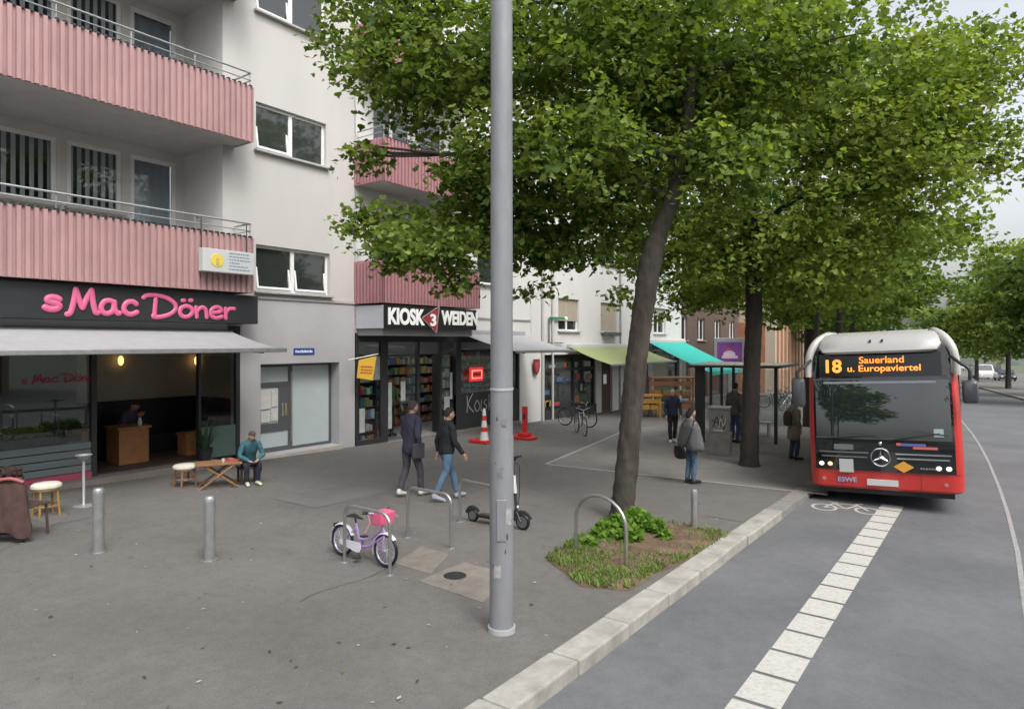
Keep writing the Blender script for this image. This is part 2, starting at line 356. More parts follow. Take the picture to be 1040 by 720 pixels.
# paler paving beyond the joint that crosses the pavement, with its edge strip
A = onground(556, 472); B = onground(840, 503); C = onground(640, 436)
mb = MB(); mb.add([(p[0], p[1], gz(p[1]) + .004) for p in [(A.x, A.y), (B.x, B.y), (road_kerb(20) - .31, 20), (road_kerb(34) - .31, 34), (-9.2, 34), (C.x, C.y)]], [(0, 1, 2, 3, 4, 5)])
mb.build('paving', M_slab, kind='structure')
mb = MB(); d = (B - A); d.z = 0; d.normalize(); nrm = Vector((-d.y, d.x, 0)) * .10
mb.add([(p.x, p.y, gz(p.y) + .009) for p in (A, B, B + nrm, A + nrm)], [(0, 1, 2, 3)])
d2 = (C - A); d2.z = 0; d2.normalize(); n2 = Vector((-d2.y, d2.x, 0)) * .10
mb.add([(p.x, p.y, gz(p.y) + .013) for p in (A, C, C + n2, A + n2)], [(0, 1, 2, 3)])
mb.build('paving_edge', mat('pale edging', (.33, .32, .30), .9, var=.15, scale=6), kind='structure')
# concrete plates by the cycle stands
mb = MB()
for q in ([(400, 572), (428, 555), (456, 563), (437, 583)], [(425, 590), (470, 571), (520, 583), (490, 612)]):
    P = [onground(*p) for p in q]; mb.add([(p.x, p.y, gz(p.y) + .006) for p in P] + [(p.x, p.y, gz(p.y) - .03) for p in P], [(0, 1, 2, 3), (0, 4, 5, 1), (1, 5, 6, 2), (2, 6, 7, 3), (3, 7, 4, 0)])
mb.build('paving_slab', mat('pale brown slab', (.20, .182, .158), .95, var=.2, scale=6), kind='structure')
p = onground(462, 585); mb = MB(); mb.lathe([(0, .012), (.12, .012), (.13, .01), (.14, .004)], (p.x, p.y, p.z + .004), 24)
mb.build('manhole_cover', mat('cast iron', (.04, .04, .042), .7, .5), smooth=True, label='dark round iron cover set in the pale slab by the lamp post', cat='manhole cover')
# darker patch repairs and shop front strip
mb = MB()
for (x0, x1, y0, y1, k) in ((-14.3, -11.6, 4.0, 4.9, .005), (-10.6, -9.4, 7.2, 9.6, .006), (-14.6, -12.6, 13.2, 20.5, .005), (-3.9, -3.25, 10.9, 12.6, .006)):
    mb.add([(x0, y0, gz(y0) + k), (x1, y0, gz(y0) + k), (x1, y1, gz(y1) + k), (x0, y1, gz(y1) + k)], [(0, 1, 2, 3)])
mb.build('asphalt_patch', mat('patched asphalt', (.135, .13, .125), .9, var=.15, scale=1.2, bump=.3, bscale=80), kind='structure')
# road markings
mb = MB(); y = 1.0; k = 0
while y < 13.9:
    x = -1.72 + (y - 1) * .004; L = .56
    mb.add([(x, y, gz(y) - .095), (x + .36, y, gz(y) - .095), (x + .36, y + L - .05, gz(y + L) - .095), (x, y + L - .05, gz(y + L) - .095)], [(0, 1, 2, 3)]); y += L
mb.build('lane_blocks', M_paint, kind='structure'); mb = MB()
def lane(x, y): return x - (.0015 * max(0, y - 15) ** 2) - max(0, y - 13) * .03
yy = [9, 12, 15, 18, 22, 26, 30, 36, 42, 50, 60, 75]
for a, b in zip(yy, yy[1:]): mb.add([(lane(.30, a), a, gz(a) - .095), (lane(.30, a) + .06, a, gz(a) - .095), (lane(.30, b) + .06, b, gz(b) - .095), (lane(.30, b), b, gz(b) - .095)], [(0, 1, 2, 3)])
mb.build('lane_line', mat('worn line paint', (.30, .30, .295), .8, var=.25, scale=12), kind='structure')
mb = MB()
def ribbon(pts, wd, dz, closed=False):
    n = len(pts); L = []; Rr = []
    for i in range(n):
        a = Vector(pts[i - 1] if (closed or i) else pts[i]); b = Vector(pts[(i + 1) % n] if (closed or i < n - 1) else pts[i]); d = (b - a).normalized(); o = Vector((-d.y, d.x)) * wd / 2
        L.append(Vector(pts[i]) + o); Rr.append(Vector(pts[i]) - o)
    vs = [(p.x, p.y, gz(p.y) - .094 + dz) for q in zip(L, Rr) for p in q]
    mb.add(vs, [(2 * i, 2 * i + 1, (2 * i + 3) % (2 * n), (2 * i + 2) % (2 * n)) for i in range(n if closed else n - 1)])
c = onground(859, 517, -.1); bx, by = c.x, c.y
ang = R(12)
def rot(u, v): return (bx + u * math.cos(ang) - v * math.sin(ang), by + u * math.sin(ang) + v * math.cos(ang) * 1.0)
for q, u in enumerate((-.36, .36)): ribbon([rot(u + .20 * math.cos(t * math.pi / 10), -.0 + .27 * math.sin(t * math.pi / 10)) for t in range(20)], .055, .001 * q, True)
for i, pl in enumerate([[(-.36, 0), (-.18, .42), (.22, .42)], [(-.18, .42), (0.0, 0), (-.36, 0)], [(0, 0), (.24, .42)], [(.36, 0), (.2, .5), (.32, .56)], [(-.26, .5), (-.1, .5)]]):
    ribbon([rot(*p) for p in pl], .05, .0015 + .001 * i)
mb.build('bicycle_symbol', M_paint, kind='structure')

# ------------------------------------------------------------------ tree pit: soil, grass, shrub
PX = [(553, 566), (600, 540), (650, 530), (700, 533), (742, 543), (736, 549), (700, 568), (664, 584), (640, 600), (590, 596)]
P = [onground(*p) for p in PX]
mb = MB(); cc = Vector((sum(p.x for p in P) / len(P), sum(p.y for p in P) / len(P), 0))
rings = []
for k, (s, h) in enumerate(((1, .004), (.93, .03), (.6, .055), (.25, .07))): rings.append([(cc.x + (p.x - cc.x) * s, cc.y + (p.y - cc.y) * s, gz(cc.y + (p.y - cc.y) * s) + h) for p in P])
mb.loft(rings); mb.build('soil', M_soil, smooth=True, kind='structure')
def inpoly(x, y, poly):
    r = False; j = len(poly) - 1
    for i in range(len(poly)):
        if ((poly[i].y > y) != (poly[j].y > y)) and x < (poly[j].x - poly[i].x) * (y - poly[i].y) / (poly[j].y - poly[i].y) + poly[i].x: r = not r
        j = i
    return r
def blades(name, pts, hmin, hmax, dark, light, **kw):
    rr = np.random.default_rng(5); n = len(pts); pts = np.array(pts)
    a = rr.uniform(0, 6.28, n); h = rr.uniform(hmin, hmax, n); wd = .008 + .008 * rr.random(n); ln = rr.uniform(.2, .9, n) * h
    dx, dy = np.cos(a), np.sin(a)
    v = np.zeros((n, 4, 3)); v[:, 0] = pts; v[:, 1] = pts; v[:, 0, 0] += -dy * wd; v[:, 0, 1] += dx * wd; v[:, 1, 0] -= -dy * wd; v[:, 1, 1] -= dx * wd
    v[:, 2] = pts + np.stack([dx * ln * .4 + dy * wd * .6, dy * ln * .4 - dx * wd * .6, h * .65], 1); v[:, 3] = pts + np.stack([dx * ln, dy * ln, h], 1)
    me = bpy.data.meshes.new(name); f = [(4 * i, 4 * i + 1, 4 * i + 2) for i in range(n)] + [(4 * i, 4 * i + 2, 4 * i + 3) for i in range(n)]
    me.from_pydata(v.reshape(-1, 3).tolist(), [], f)
    at = me.attributes.new('tint', 'FLOAT', 'FACE'); tv = rr.random(n); at.data.foreach_set('value', np.concatenate([tv, tv]))
    me.materials.append(leafmat(name + ' blades', dark, light)); ob = bpy.data.objects.new(name, me); scene.collection.objects.link(ob); setp(ob, **kw); return ob
pts = []; rr = random.Random(2)
while len(pts) < 3800:
    x = rr.uniform(-6.2, -2.8); y = rr.uniform(6.5, 11)
    if not inpoly(x, y, P): continue
    q = Vector((x, y, gz(y))); d = q - CAMP; D = d.dot(FW); px = CX + FOC * d.dot(RT) / D; py = HY - FOC * d.z / D
    dens = 1 if (px < 640 and py > 545) or (py > 566) else (.35 if px < 600 or (px > 700 and py > 538) else .1)
    if math.sin(x * 7) * math.sin(y * 6) < -.35: dens *= .3
    if rr.random() > dens: continue
    pts.append((x, y, gz(y) + .02))
blades('grass', pts, .03, .09, (.08, .15, .03), (.26, .36, .11), kind='stuff', label='patchy green and straw coloured grass growing in the soil round the leaning tree', cat='grass')

def leaf_object(name, pos, nrm_bias, size, material, parent=None, rng=None, tint=None, droop=.3, **kw):
    n = len(pos); pos = np.asarray(pos, float); rng = rng or np.random.default_rng(1)
    nr = rng.normal(size=(n, 3)) * .55; nr += nrm_bias; nr /= np.linalg.norm(nr, axis=1)[:, None]
    ax = rng.normal(size=(n, 3)); ax[:, 2] -= droop; ax -= nr * (ax * nr).sum(1)[:, None]; ax /= np.linalg.norm(ax, axis=1)[:, None]
    bt = np.cross(nr, ax); sz = size * rng.uniform(.6, 1.25, n)
    tpl = [(0, 0, 0), (.42, .12, .08), (.50, .45, .10), (.2, .62, .04), (0, 1, -.05), (-.2, .62, .04), (-.50, .45, .10), (-.42, .12, .08)]
    v = np.zeros((n, 8, 3))
    for i, (a, b, c) in enumerate(tpl): v[:, i] = pos + bt * (a * sz)[:, None] + ax * (b * sz)[:, None] + nr * (c * sz)[:, None]
    o = ORIG.get(parent.name, tuple(parent.location)) if parent else (0, 0, 0)
    v -= np.array(o)
    me = bpy.data.meshes.new(name); nf = 2 * n
    me.vertices.add(8 * n); me.vertices.foreach_set('co', v.reshape(-1))
    idx = np.zeros((n, 10), np.int32); base = (np.arange(n) * 8)[:, None]
    idx[:, :] = base + np.array([0, 1, 2, 3, 4, 0, 4, 5, 6, 7])
    me.loops.add(10 * n); me.loops.foreach_set('vertex_index', idx.reshape(-1).astype(np.int32))
    me.polygons.add(nf); me.polygons.foreach_set('loop_start', (np.arange(nf) * 5).astype(np.int32))
    me.update(calc_edges=True); me.validate()
    t = tint if tint is not None else rng.random(n)
    at = me.attributes.new('tint', 'FLOAT', 'FACE'); at.data.foreach_set('value', np.repeat(np.clip(t, 0, 1), 2).astype(np.float32))
    me.materials.append(material); ob = bpy.data.objects.new(name, me); scene.collection.objects.link(ob)
    if parent: ob.parent = parent; ORIG[ob.name] = o
    setp(ob, **kw); return ob
# low shrub at the foot of the leaning tree
rng = np.random.default_rng(11)
cl = []
for (px, py, r) in ((612, 547, .17), (630, 543, .21), (646, 539, .23), (663, 543, .18), (640, 553, .18), (676, 551, .11), (618, 540, .13), (600, 556, .10)):
    b = onground(px, py); cl.append((b.x, b.y, b.z + r * .7, r))
root = thing('shrub', 'low bright green leafy shrub round the foot of the leaning tree', 'shrub', (cl[2][0], cl[2][1], gz(cl[2][1])))
pos = []; st = MB()
for (x, y, z, r) in cl:
    n = int(260 * (r / .22) ** 2); q = rng.normal(size=(n, 3)); q /= np.linalg.norm(q, axis=1)[:, None]; q *= (r * rng.uniform(.45, 1.05, n) ** .6)[:, None]; q[:, 2] = np.abs(q[:, 2]) * 1.1 - r * .3
    pos.append(q + np.array((x, y, z)))
    for k in range(4):
        a = rng.uniform(0, 6.28); st.tube([(x + .03 * math.cos(a), y + .03 * math.sin(a), gz(y)), (x + .5 * r * math.cos(a), y + .5 * r * math.sin(a), z + .7 * r)], .006, 5)
M_shrub = leafmat('shrub leaf', (.05, .12, .012), (.20, .34, .05))
leaf_object('foliage', np.concatenate(pos), np.array((.25, -.35, .9)), .085, M_shrub, root, rng)
st.build('stem', M_bark, root)

# ------------------------------------------------------------------ trees
M_leaf = leafmat('leaf fresh green', (.048, .098, .020), (.27, .36, .085))
M_leafb = leafmat('leaf bright green', (.062, .12, .022), (.34, .42, .10))
M_leaffar = leafmat('leaf dull green', (.05, .095, .022), (.18, .26, .07))
def tree(name, label, trunk, rad, lobes, dens, size, lm, bark, seed, group='street trees along the pavement', clump=.34, limbs=True, twigs=2):
    rng = np.random.default_rng(seed)
    base = trunk[0]; root = thing(name, label, 'tree', base, 0, group)
    t = MB(); 
    fl = Vector(trunk[0]) ; rad = list(rad)
    t.tube([fl + Vector((0, 0, -.05))] + [Vector(p) + Vector((0, 0, .12 if i == 0 else 0)) for i, p in enumerate(trunk)], [rad[0] * 1.45] + rad, 16, sub=4)
    to_ = t.build('trunk', bark, root, smooth=True, autos=80)
    if dens > 1:
        tx = bpy.data.textures.get('bark relief') or bpy.data.textures.new('bark relief', 'CLOUDS'); tx.noise_scale = .12; tx.noise_depth = 3
        u_ = to_.modifiers.new('u', 'SUBSURF'); u_.levels = 2; u_.render_levels = 2; d_ = to_.modifiers.new('d', 'DISPLACE'); d_.texture = tx; d_.strength = .055; d_.mid_level = .5
    top = Vector(trunk[-1]); mid = Vector(trunk[len(trunk) // 2 + (0 if len(trunk) < 5 else 1)])
    pos, tint = [], []; bmsh = MB()
    for li, (c, r, rz) in enumerate(lobes):
        c = Vector(c); 
        if limbs and not (c.z < 5.6 and math.hypot(c.x - mid.x, c.y - mid.y) > 1.6):
            s = top if c.z > top.z - .5 else (mid if (c.z < mid.z + .8) else top)
            # leave the trunk at the height just below the lobe
            s = min([Vector(p) for p in trunk[-max(2, len(trunk) // 2):]], key=lambda q: abs(q.z - (c.z - .1 * (c - q).length)))
            m1 = s.lerp(c, .45) + Vector((0, 0, .25)) + Vector(rng.normal(size=3) * .12)
            r0 = min(rad[-1] * .75, .045 * max(1.2, r))
            bmsh.tube([s, m1, s.lerp(c, .8), c], [r0, r0 * .75, r0 * .5, .02], 7, sub=3)
            for k in range(twigs * 2):
                e = c + Vector(rng.normal(size=3)) * r * .5; e.z = c.z + rng.uniform(-.4, .5) * rz
                bmsh.tube([s.lerp(c, rng.uniform(.6, .95)), c.lerp(e, .5) + Vector((0, 0, .1)), e], [.028, .018, .006], 5, sub=2)
        nc = int(9 * (r / clump) ** 2 * .42 * dens)
        q = rng.normal(size=(nc, 3)); q /= np.linalg.norm(q, axis=1)[:, None]; rad3 = rng.uniform(0, 1, nc) ** .38
        q = q * rad3[:, None] * .96 * np.array((r, r, rz)) * (1 + .18 * np.sin(q[:, :1] * 5 + li) + .12 * np.sin(q[:, 1:2] * 7 + li))
        ctint = rng.uniform(.0, 1, nc)
        for k in range(nc):
            n = int(rng.integers(14, 26)); cr = clump * rng.uniform(.7, 1.25)
            p = np.clip(rng.normal(size=(n, 3)), -1.6, 1.6) * np.array((cr, cr, cr * .38)) * .62
            p[:, 2] -= (p[:, 0] ** 2 + p[:, 1] ** 2) * .35 / cr * .5
            pos.append(p + q[k] + np.array(c)); tint.append(np.clip(.08 + .72 * ctint[k] + rng.normal(size=n) * .16, 0, 1))
    pos = np.concatenate(pos); tint = np.concatenate(tint)
    leaf_object('crown', pos, np.array((.1, -.15, .75)), size, lm, root, rng, tint)
    if limbs: bmsh.build('branch', bark, root, smooth=True)
    return root, len(pos)
def AD(px, py, D): return tuple(atdepth(px, py, D))
b = onground(632, 527)
tr1 = [tuple(b)] + [AD(637, 470, 10.75), AD(643, 400, 10.7), AD(651, 330, 10.65), AD(659, 275, 10.6), AD(668, 238, 10.6), AD(683, 203, 10.6), AD(694, 160, 10.6), AD(700, 100, 10.6), AD(706, 20, 10.6)]
L1 = [(AD(412, 236, 11.2), .85, .5), (AD(450, 250, 10.8), .95, .55), (AD(485, 168, 11), .85, .6), (AD(545, 160, 10.6), 1.5, 1.0), (AD(545, 235, 11.4), 1.2, .7), (AD(600, 230, 11.8), 1.25, .8), (AD(590, 150, 10), 1.2, .8), (AD(655, 110, 11.5), 1.6, 1.2),
      (AD(740, 165, 10.2), 1.15, .8), (AD(425, 85, 11.4), 1.5, .85), (AD(520, 50, 11), 2.0, 1.5), (AD(620, 20, 11), 2.2, 1.6), (AD(730, 60, 11), 1.8, 1.4), (AD(395, 10, 11.5), 1.5, 1.2), (AD(640, 190, 12.6), 1.3, .9), (AD(800, 60, 10.5), 1.3, 1.2),
      (AD(490, 225, 12.0), 1.2, .75), (AD(375, 218, 11.2), .5, .3), (AD(372, 158, 11.2), .42, .2), (AD(408, 262, 11), .5, .3), (AD(468, 285, 10.7), .35, .2), (AD(545, 292, 11.4), .3, .2)]
_, n1 = tree('deciduous_tree', 'leaning broad leaved tree with a slanting trunk in the grassy pit behind the lamp post', tr1, [.20, .185, .175, .17, .185, .15, .135, .12, .10, .06], L1, 2.0, .118, M_leaf, M_bark, 21)
b = onground(761, 473)
tr2 = [tuple(b)] + [AD(762, 420, 16.3), AD(764, 360, 16.2), AD(766, 300, 16.2), AD(762, 240, 16.2), AD(768, 160, 16.2), AD(775, 60, 16)]
L2 = [(AD(745, 255, 16), 1.7, 1.0), (AD(690, 240, 16.5), 1.8, 1.1), (AD(820, 250, 15.5), 1.9, 1.2), (AD(880, 190, 15), 2.0, 1.4), (AD(770, 150, 15.5), 2.4, 1.6), (AD(830, 90, 15), 2.6, 1.8), (AD(900, 110, 15), 2.2, 1.6), (AD(700, 140, 16.5), 2.2, 1.5),
      (AD(655, 265, 17.5), 1.1, .55), (AD(860, 260, 16.5), 1.5, .8), (AD(910, 240, 16), 1.2, .8), (AD(930, 170, 15), 1.5, 1.1), (AD(640, 60, 16.5), 2.5, 2.0), (AD(760, 20, 15.5), 2.8, 2.0), (AD(950, 80, 15), 1.6, 1.2), (AD(985, 140, 15.5), 1.3, .7), (AD(1000, 60, 16), 1.7, 1.2), (AD(1018, 165, 16), .8, .6),
      (AD(840, 285, 18), 1.6, .7), (AD(720, 300, 18), 1.3, .5), (AD(790, 290, 18), 1.3, .6), (AD(640, 300, 17.0), .5, .35), (AD(672, 318, 17.0), .35, .25)]
_, n2 = tree('deciduous_tree', 'upright tree with a dark straight trunk beside the grey cabinet and bus shelter', tr2, [.23, .215, .205, .195, .18, .15, .10], L2, 1.6, .135, M_leafb, M_barkd, 22, clump=.42)
b = Vector((-5.6, 27.5, gz(27.5)))
D3 = depth_of(b); px3 = CX + FOC * (b - CAMP).dot(RT) / D3
tr3 = [tuple(b)] + [AD(px3, 360, D3), AD(px3 + 1, 300, D3), AD(px3 - 2, 240, D3), AD(px3 + 3, 140, D3)]
L3 = [(AD(790, 275, D3), 2.2, 1.2), (AD(850, 280, D3 - 2), 2.3, 1.1), (AD(900, 250, D3 - 3), 2.6, 1.6), (AD(940, 290, D3), 1.7, 1.0), (AD(820, 220, D3), 3.0, 2.0), (AD(900, 180, D3 - 1), 3.0, 2.0), (AD(740, 280, D3), 2.3, 1.2), (AD(960, 235, D3), 1.5, 1.0), (AD(720, 230, D3 + 1), 2.6, 1.8), (AD(790, 130, D3), 3.2, 2.4), (AD(925, 110, D3), 3.0, 2.4), (AD(900, 310, D3), 1.3, .6), (AD(800, 318, D3 - 1), 1.2, .5)]
_, n3 = tree('deciduous_tree', 'third street tree whose dark trunk rises just left of the bus roof', tr3, [.3, .26, .24, .2, .1], L3, 1.25, .205, M_leaf, M_barkd, 23, clump=.55)
for i, (x, y, h, lab) in enumerate(((-6.6, 40, 11, 'street tree far down the left pavement beyond the third trunk'), (-8.2, 54, 11, 'distant tree over the parked cars behind the bus'), (-11.0, 72, 12, 'most distant tree on the left side where the street bends'))):
    b = Vector((x, y, gz(y))); rg = random.Random(40 + i)
    trk = [tuple(b + Vector((rg.uniform(-.1, .1), 0, hh))) for hh in (0, 2, 4, 6, 8.5)]
    lb = [(tuple(b + Vector((rg.uniform(-3, 3), rg.uniform(-3, 3), rg.uniform(5, h - 1)))), rg.uniform(1.7, 2.5), rg.uniform(1.1, 1.7)) for _ in range(11)]
    tree('deciduous_tree', lab, trk, [.26, .22, .2, .16, .1], lb, .75, .34, M_leaffar, M_barkd, 50 + i, clump=.75, twigs=1)
# right hand side of the street
for i, (px, D, h, lab) in enumerate(((1058, 48, 12.5, 'bright green tree at the right edge across the road'), (1024, 60, 12.5, 'rounded tree over the white van across the road'), (992, 78, 9.5, 'low full tree just right of the bus roof'), (958, 95, 10.5, 'hazy far tree seen above the road end'), (1100, 38, 12, 'tall tree outside the right edge across the road'))):
    q = atdepth(px, 348, D); b = Vector((q.x, q.y, gz(q.y))); rg = random.Random(70 + i)
    trk = [tuple(b + Vector((0, 0, hh))) for hh in (0, 1.5, 3, 5)]
    lb = [(tuple(b + RT * rg.uniform(-2.4, 2.4) + FW * rg.uniform(-2, 3) + Vector((0, 0, rg.uniform(3.9, h - 1.4)))), rg.uniform(1.8, 2.7), rg.uniform(1.3, 1.9)) for _ in range(20)]
    tree('deciduous_tree', lab, trk, [.24, .2, .18, .1], lb, .8, .32, M_leaffar if i > 1 else M_leafb, M_barkd, 80 + i, group='trees across the road', clump=.7, twigs=1)
# a wooded backdrop and low hill closing the street, haze painted in by a paler colour
mb = MB(); n = 60; rows = []
for k in range(7):
    rows.append([(-260 + 520 * i / (n - 1), 330 + k * 25, -14 + (1 - math.cos(min(1, k / 4) * math.pi)) * .5 * (17 + 6 * math.sin(i * .31) + 3 * math.sin(i * .83))) for i in range(n)])
for k in range(6):
    mb.add([*rows[k], *rows[k + 1]], [(i, i + 1, n + i + 1, n + i) for i in range(n - 1)])
mb.build('hills', mat('wooded hill', (.075, .095, .075), 1, var=.4, scale=.12), smooth=True, kind='structure')

mb = MB(); rg = random.Random(31)
def crack(x, y, a, L, wd=.0055):
    pts = [(x, y)]
    while L > 0: a += rg.uniform(-.35, .35); st = rg.uniform(.12, .3); x += math.cos(a) * st; y += math.sin(a) * st; L -= st; pts.append((x, y))
    n = len(pts); L_, R_ = [], []
    for i in range(n):
        d = (Vector(pts[min(i + 1, n - 1)]) - Vector(pts[max(i - 1, 0)])).normalized(); o = Vector((-d.y, d.x)) * wd * rg.uniform(.3, 1) ; L_.append(Vector(pts[i]) + o); R_.append(Vector(pts[i]) - o)
    mb.add([(p.x, p.y, gz(p.y) + .010) for q in zip(L_, R_) for p in q], [(2 * i, 2 * i + 1, 2 * i + 3, 2 * i + 2) for i in range(n - 1)])
for x, y, a, L in ((-12.5, 4.5, .3, 4), (-11.2, 8.8, .2, 4), (-9.5, 11.5, .9, 5), (-6.0, 4.4, 1.9, 1.6), (-5.6, 11.0, .1, 1.8)): crack(x, y, a, L)
mb.build('crack', mat('tar crack', (.075, .072, .067), .9), kind='structure')
mb = MB()
for k in range(150):
    x = rg.uniform(-13.8, -3.4); y = rg.uniform(1.5, 17); r_ = rg.uniform(.008, .022); mb.add([(x + r_ * math.cos(t) * 1.2, y + r_ * math.sin(t), gz(y) + .0085) for t in [q * 1.047 for q in range(6)]], [(0, 1, 2, 3, 4, 5)], k % 2)
mb.build('gum_spot', [mat('gum dark', (.06, .057, .052), .9), mat('gum pale', (.24, .23, .215), .9)], label='old chewing gum spots dotted over the asphalt pavement', cat='gum spots', kind='stuff')
# scattered litter and small fallen leaves on the pavement
rg = random.Random(77); mb = MB()
for k in range(260):
    x = rg.uniform(-13.5, -3.4); y = rg.uniform(2, 18); s_ = rg.uniform(.008, .022); a = rg.uniform(0, 6.28); z = gz(y) + .012
    mb.add([(x + s_ * math.cos(a + q) * (1.6 if i % 2 else .8), y + s_ * math.sin(a + q) * (1.6 if i % 2 else .8), z + rg.uniform(0, .008)) for i, q in enumerate((0, 1.3, 2.9, 4.4))], [(0, 1, 2, 3)], rg.randrange(3))
mb.build('litter', [mat('dry leaf', (.16, .11, .05), .9), mat('pale scrap', (.4, .39, .36), .9), mat('dark scrap', (.05, .045, .04), .9)], label='tiny leaves and scraps of litter scattered over the pavement', cat='litter', kind='stuff')
# ------------------------------------------------------------------ buildings on the left, facade plane x = X0
X0, XR, XB = -14.65, -16.4, -13.9
def yw(px, X=X0): return onwall(px, 348, X).y
def zw(px, py, X=X0): return onwall(px, py, X).z
def corrugated(mb, X, y0, y1, z0, z1, step=.135, d=.055, mi=0, side=False):
    # vertical trapezoid ribs, real depth, facing +X (or facing -Y when side: then X is the y plane and y0..y1 run along x)
    pts = []; y = y0
    while y < y1 - 1e-6:
        for f, o in ((0, d), (.48, d), (.58, 0), (.90, 0)):
            if y + f * step <= y1: pts.append((y + f * step, o))
        y += step
    pts.append((y1, d))
    for (a, oa), (b, ob) in zip(pts, pts[1:]):
        if side: mb.add([(a, X - oa, z0), (b, X - ob, z0), (b, X - ob, z1), (a, X - oa, z1)], [(0, 1, 2, 3)], mi)
        else: mb.add([(X + oa, a, z0), (X + ob, b, z0), (X + ob, b, z1), (X + oa, a, z1)], [(0, 1, 2, 3)], mi)
def rail(mb, X, ya, yb, z, Xback, zs=(0, -.17), right=True, left=True):
    for dz in zs:
        mb.tube([(X, ya, z + dz), (X, yb, z + dz)], .022 if dz == 0 else .014, 8)
        if right: mb.tube([(X, yb, z + dz), (Xback, yb, z + dz)], .022 if dz == 0 else .014, 8)
        if left: mb.tube([(X, ya, z + dz), (Xback, ya, z + dz)], .022 if dz == 0 else .014, 8)
    n = max(2, int((yb - ya) / 1.25)); 
    for k in range(n + 1): y = ya + .02 + (yb - ya - .04) * k / n; mb.tube([(X - .01, y, z - .45), (X - .01, y, z)], .014, 6)
def balcony(parent, X, Xb, ya, yb, z0, pinkm, side_left=False, h=1.27):
    s = MB(); s.box(Xb, X - .03, ya + .01, yb - .01, z0 + .02, z0 + .2); sl = s.build('balcony', M_conc, parent)
    c = MB(); corrugated(c, X, ya, yb, z0, z0 + h); c.box(X - .03, X - .004, ya, yb, z0, z0 + h)
    if side_left: corrugated(c, ya, Xb, X, z0, z0 + h, side=True); c.box(Xb, X - .032, ya + .004, ya + .03, z0, z0 + h)
    c.box(X0 + .02 if not side_left else Xb, X - .032, yb - .03, yb, z0, z0 + h)
    y = ya + .06
    while y < yb: c.box(X - .05, X + .045, y, y + .06, z0 + h + .002, z0 + h + .045, 1); y += .135
    c.build('cladding', [pinkm, M_dark], sl)
    r = MB(); rail(r, X - .02, ya + .03, yb - .03, z0 + h + .34, X0 + .05, left=side_left); r.build('railing', M_galv, sl, smooth=True)
    return sl
GB = -.45
b1 = thing('apartment_building', 'off white apartment building with pink clad balconies above the restaurant and grey door', 'building', (X0, 6, gz(6)))
ORIG[b1.name] = tuple(b1.location)
yA, yB, yC, yS = -3.0, 8.6, 12.6, 9.05
ZT = 14.0
mb = MB()
doorh = (9.6, 12.05, -.12, 2.16)
wins1 = [(9.47, 11.72, 3.98, 5.13), (9.47, 11.6, 7.47, 8.65), (9.47, 11.6, 10.9, 12.1)]
wallmesh(mb, X0, yB, yC, 3.84, ZT, wins1, .16)
mb.quad((X0, yC, 3.84), (XR - 3, yC, 3.84), (XR - 3, yC, ZT), (X0, yC, ZT))
mb.build('wall', M_wall, b1)
mb = MB(); wallmesh(mb, X0, yS, yC, GB, 3.80, [doorh], .42)
mb.quad((X0, yC, GB), (XR, yC, GB), (XR, yC, 3.8), (X0, yC, 3.8)); mb.quad((X0, yS, GB), (X0 - .4, yS, GB), (X0 - .4, yS, 3.8), (X0, yS, 3.8))
mb.build('ground_floor_wall', M_wallg, b1)
mb = MB(); mb.box(X0 - .01, X0 + .035, 9.0, yC + .01, 3.79, 3.855); mb.build('cornice', M_conc, b1)
mb = MB()   # loggia back wall, side wall, ceiling
holesR = []
for zf in (3.85, 7.35, 10.85):
    holesR += [(4.1, 5.80, zf + 1.85, zf + 3.3), (6.0, 7.12, zf + 1.85, zf + 3.3), (7.32, 8.40, zf + .25, zf + 3.3), (1.2, 3.6, zf + 1.85, zf + 3.3)]
wallmesh(mb, XR, -4, yB, 3.84, ZT, holesR, .12)
mb.quad((XR, yB, 3.84), (X0, yB, 3.84), (X0, yB, ZT), (XR, yB, ZT))
mb.quad((X0, -3.4, 3.84), (XR, -3.4, 3.84), (XR, -3.4, ZT), (X0, -3.4, ZT)); mb.quad((X0, -3.4, 3.84), (X0, -7, 3.84), (X0, -7, ZT), (X0, -3.4, ZT))
mb.build('loggia_wall', M_side, b1)
for zf in (3.85, 7.35, 10.85):
    balcony(b1, XB, XR + .005, yA, 8.91 if False else 8.9, zf, M_pink)
    for (a, b, n, t) in ((4.1, 5.80, 1, None), (6.0, 7.12, 1, None), (1.2, 3.6, 2, None)):
        wv = window(b1, XR - .02, a, b, zf + 1.85, zf + 3.3, n=n, glass=M_glass2, fr=.09, sill=True)
        s = MB(); y = a + .1
        while y < b - .1: s.box(XR - .19, XR - .175, y, y + .085, zf + 1.85, zf + 3.28); y += .165
        s.build('blind', M_curt, wv)
    wv = window(b1, XR - .02, 7.32, 8.40, zf + .25, zf + 3.3, n=1, glass=M_glass2, fr=.10, sill=False)
    s = MB(); pts = [(XR - .25 + .03 * math.sin(k * 1.1), 7.36 + k * .04) for k in range(26)]
    for (xa, ya), (xb, yb_) in zip(pts, pts[1:]): s.quad((xa, ya, zf + .3), (xb, yb_, zf + .3), (xb, yb_, zf + 3.25), (xa, ya, zf + 3.25))
    s.build('curtain', mat('net curtain', (.50, .54, .58), .9), wv, smooth=True)
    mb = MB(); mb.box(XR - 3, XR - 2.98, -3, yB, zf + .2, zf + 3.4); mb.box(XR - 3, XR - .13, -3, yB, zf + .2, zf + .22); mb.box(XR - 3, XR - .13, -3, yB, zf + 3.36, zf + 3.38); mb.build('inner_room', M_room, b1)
for k, (a, b, c, d) in enumerate(wins1): window(b1, X0 - .10, a, b, c, d, n=2, tilt=[0, 1] if k == 0 else [0], fr=.07)
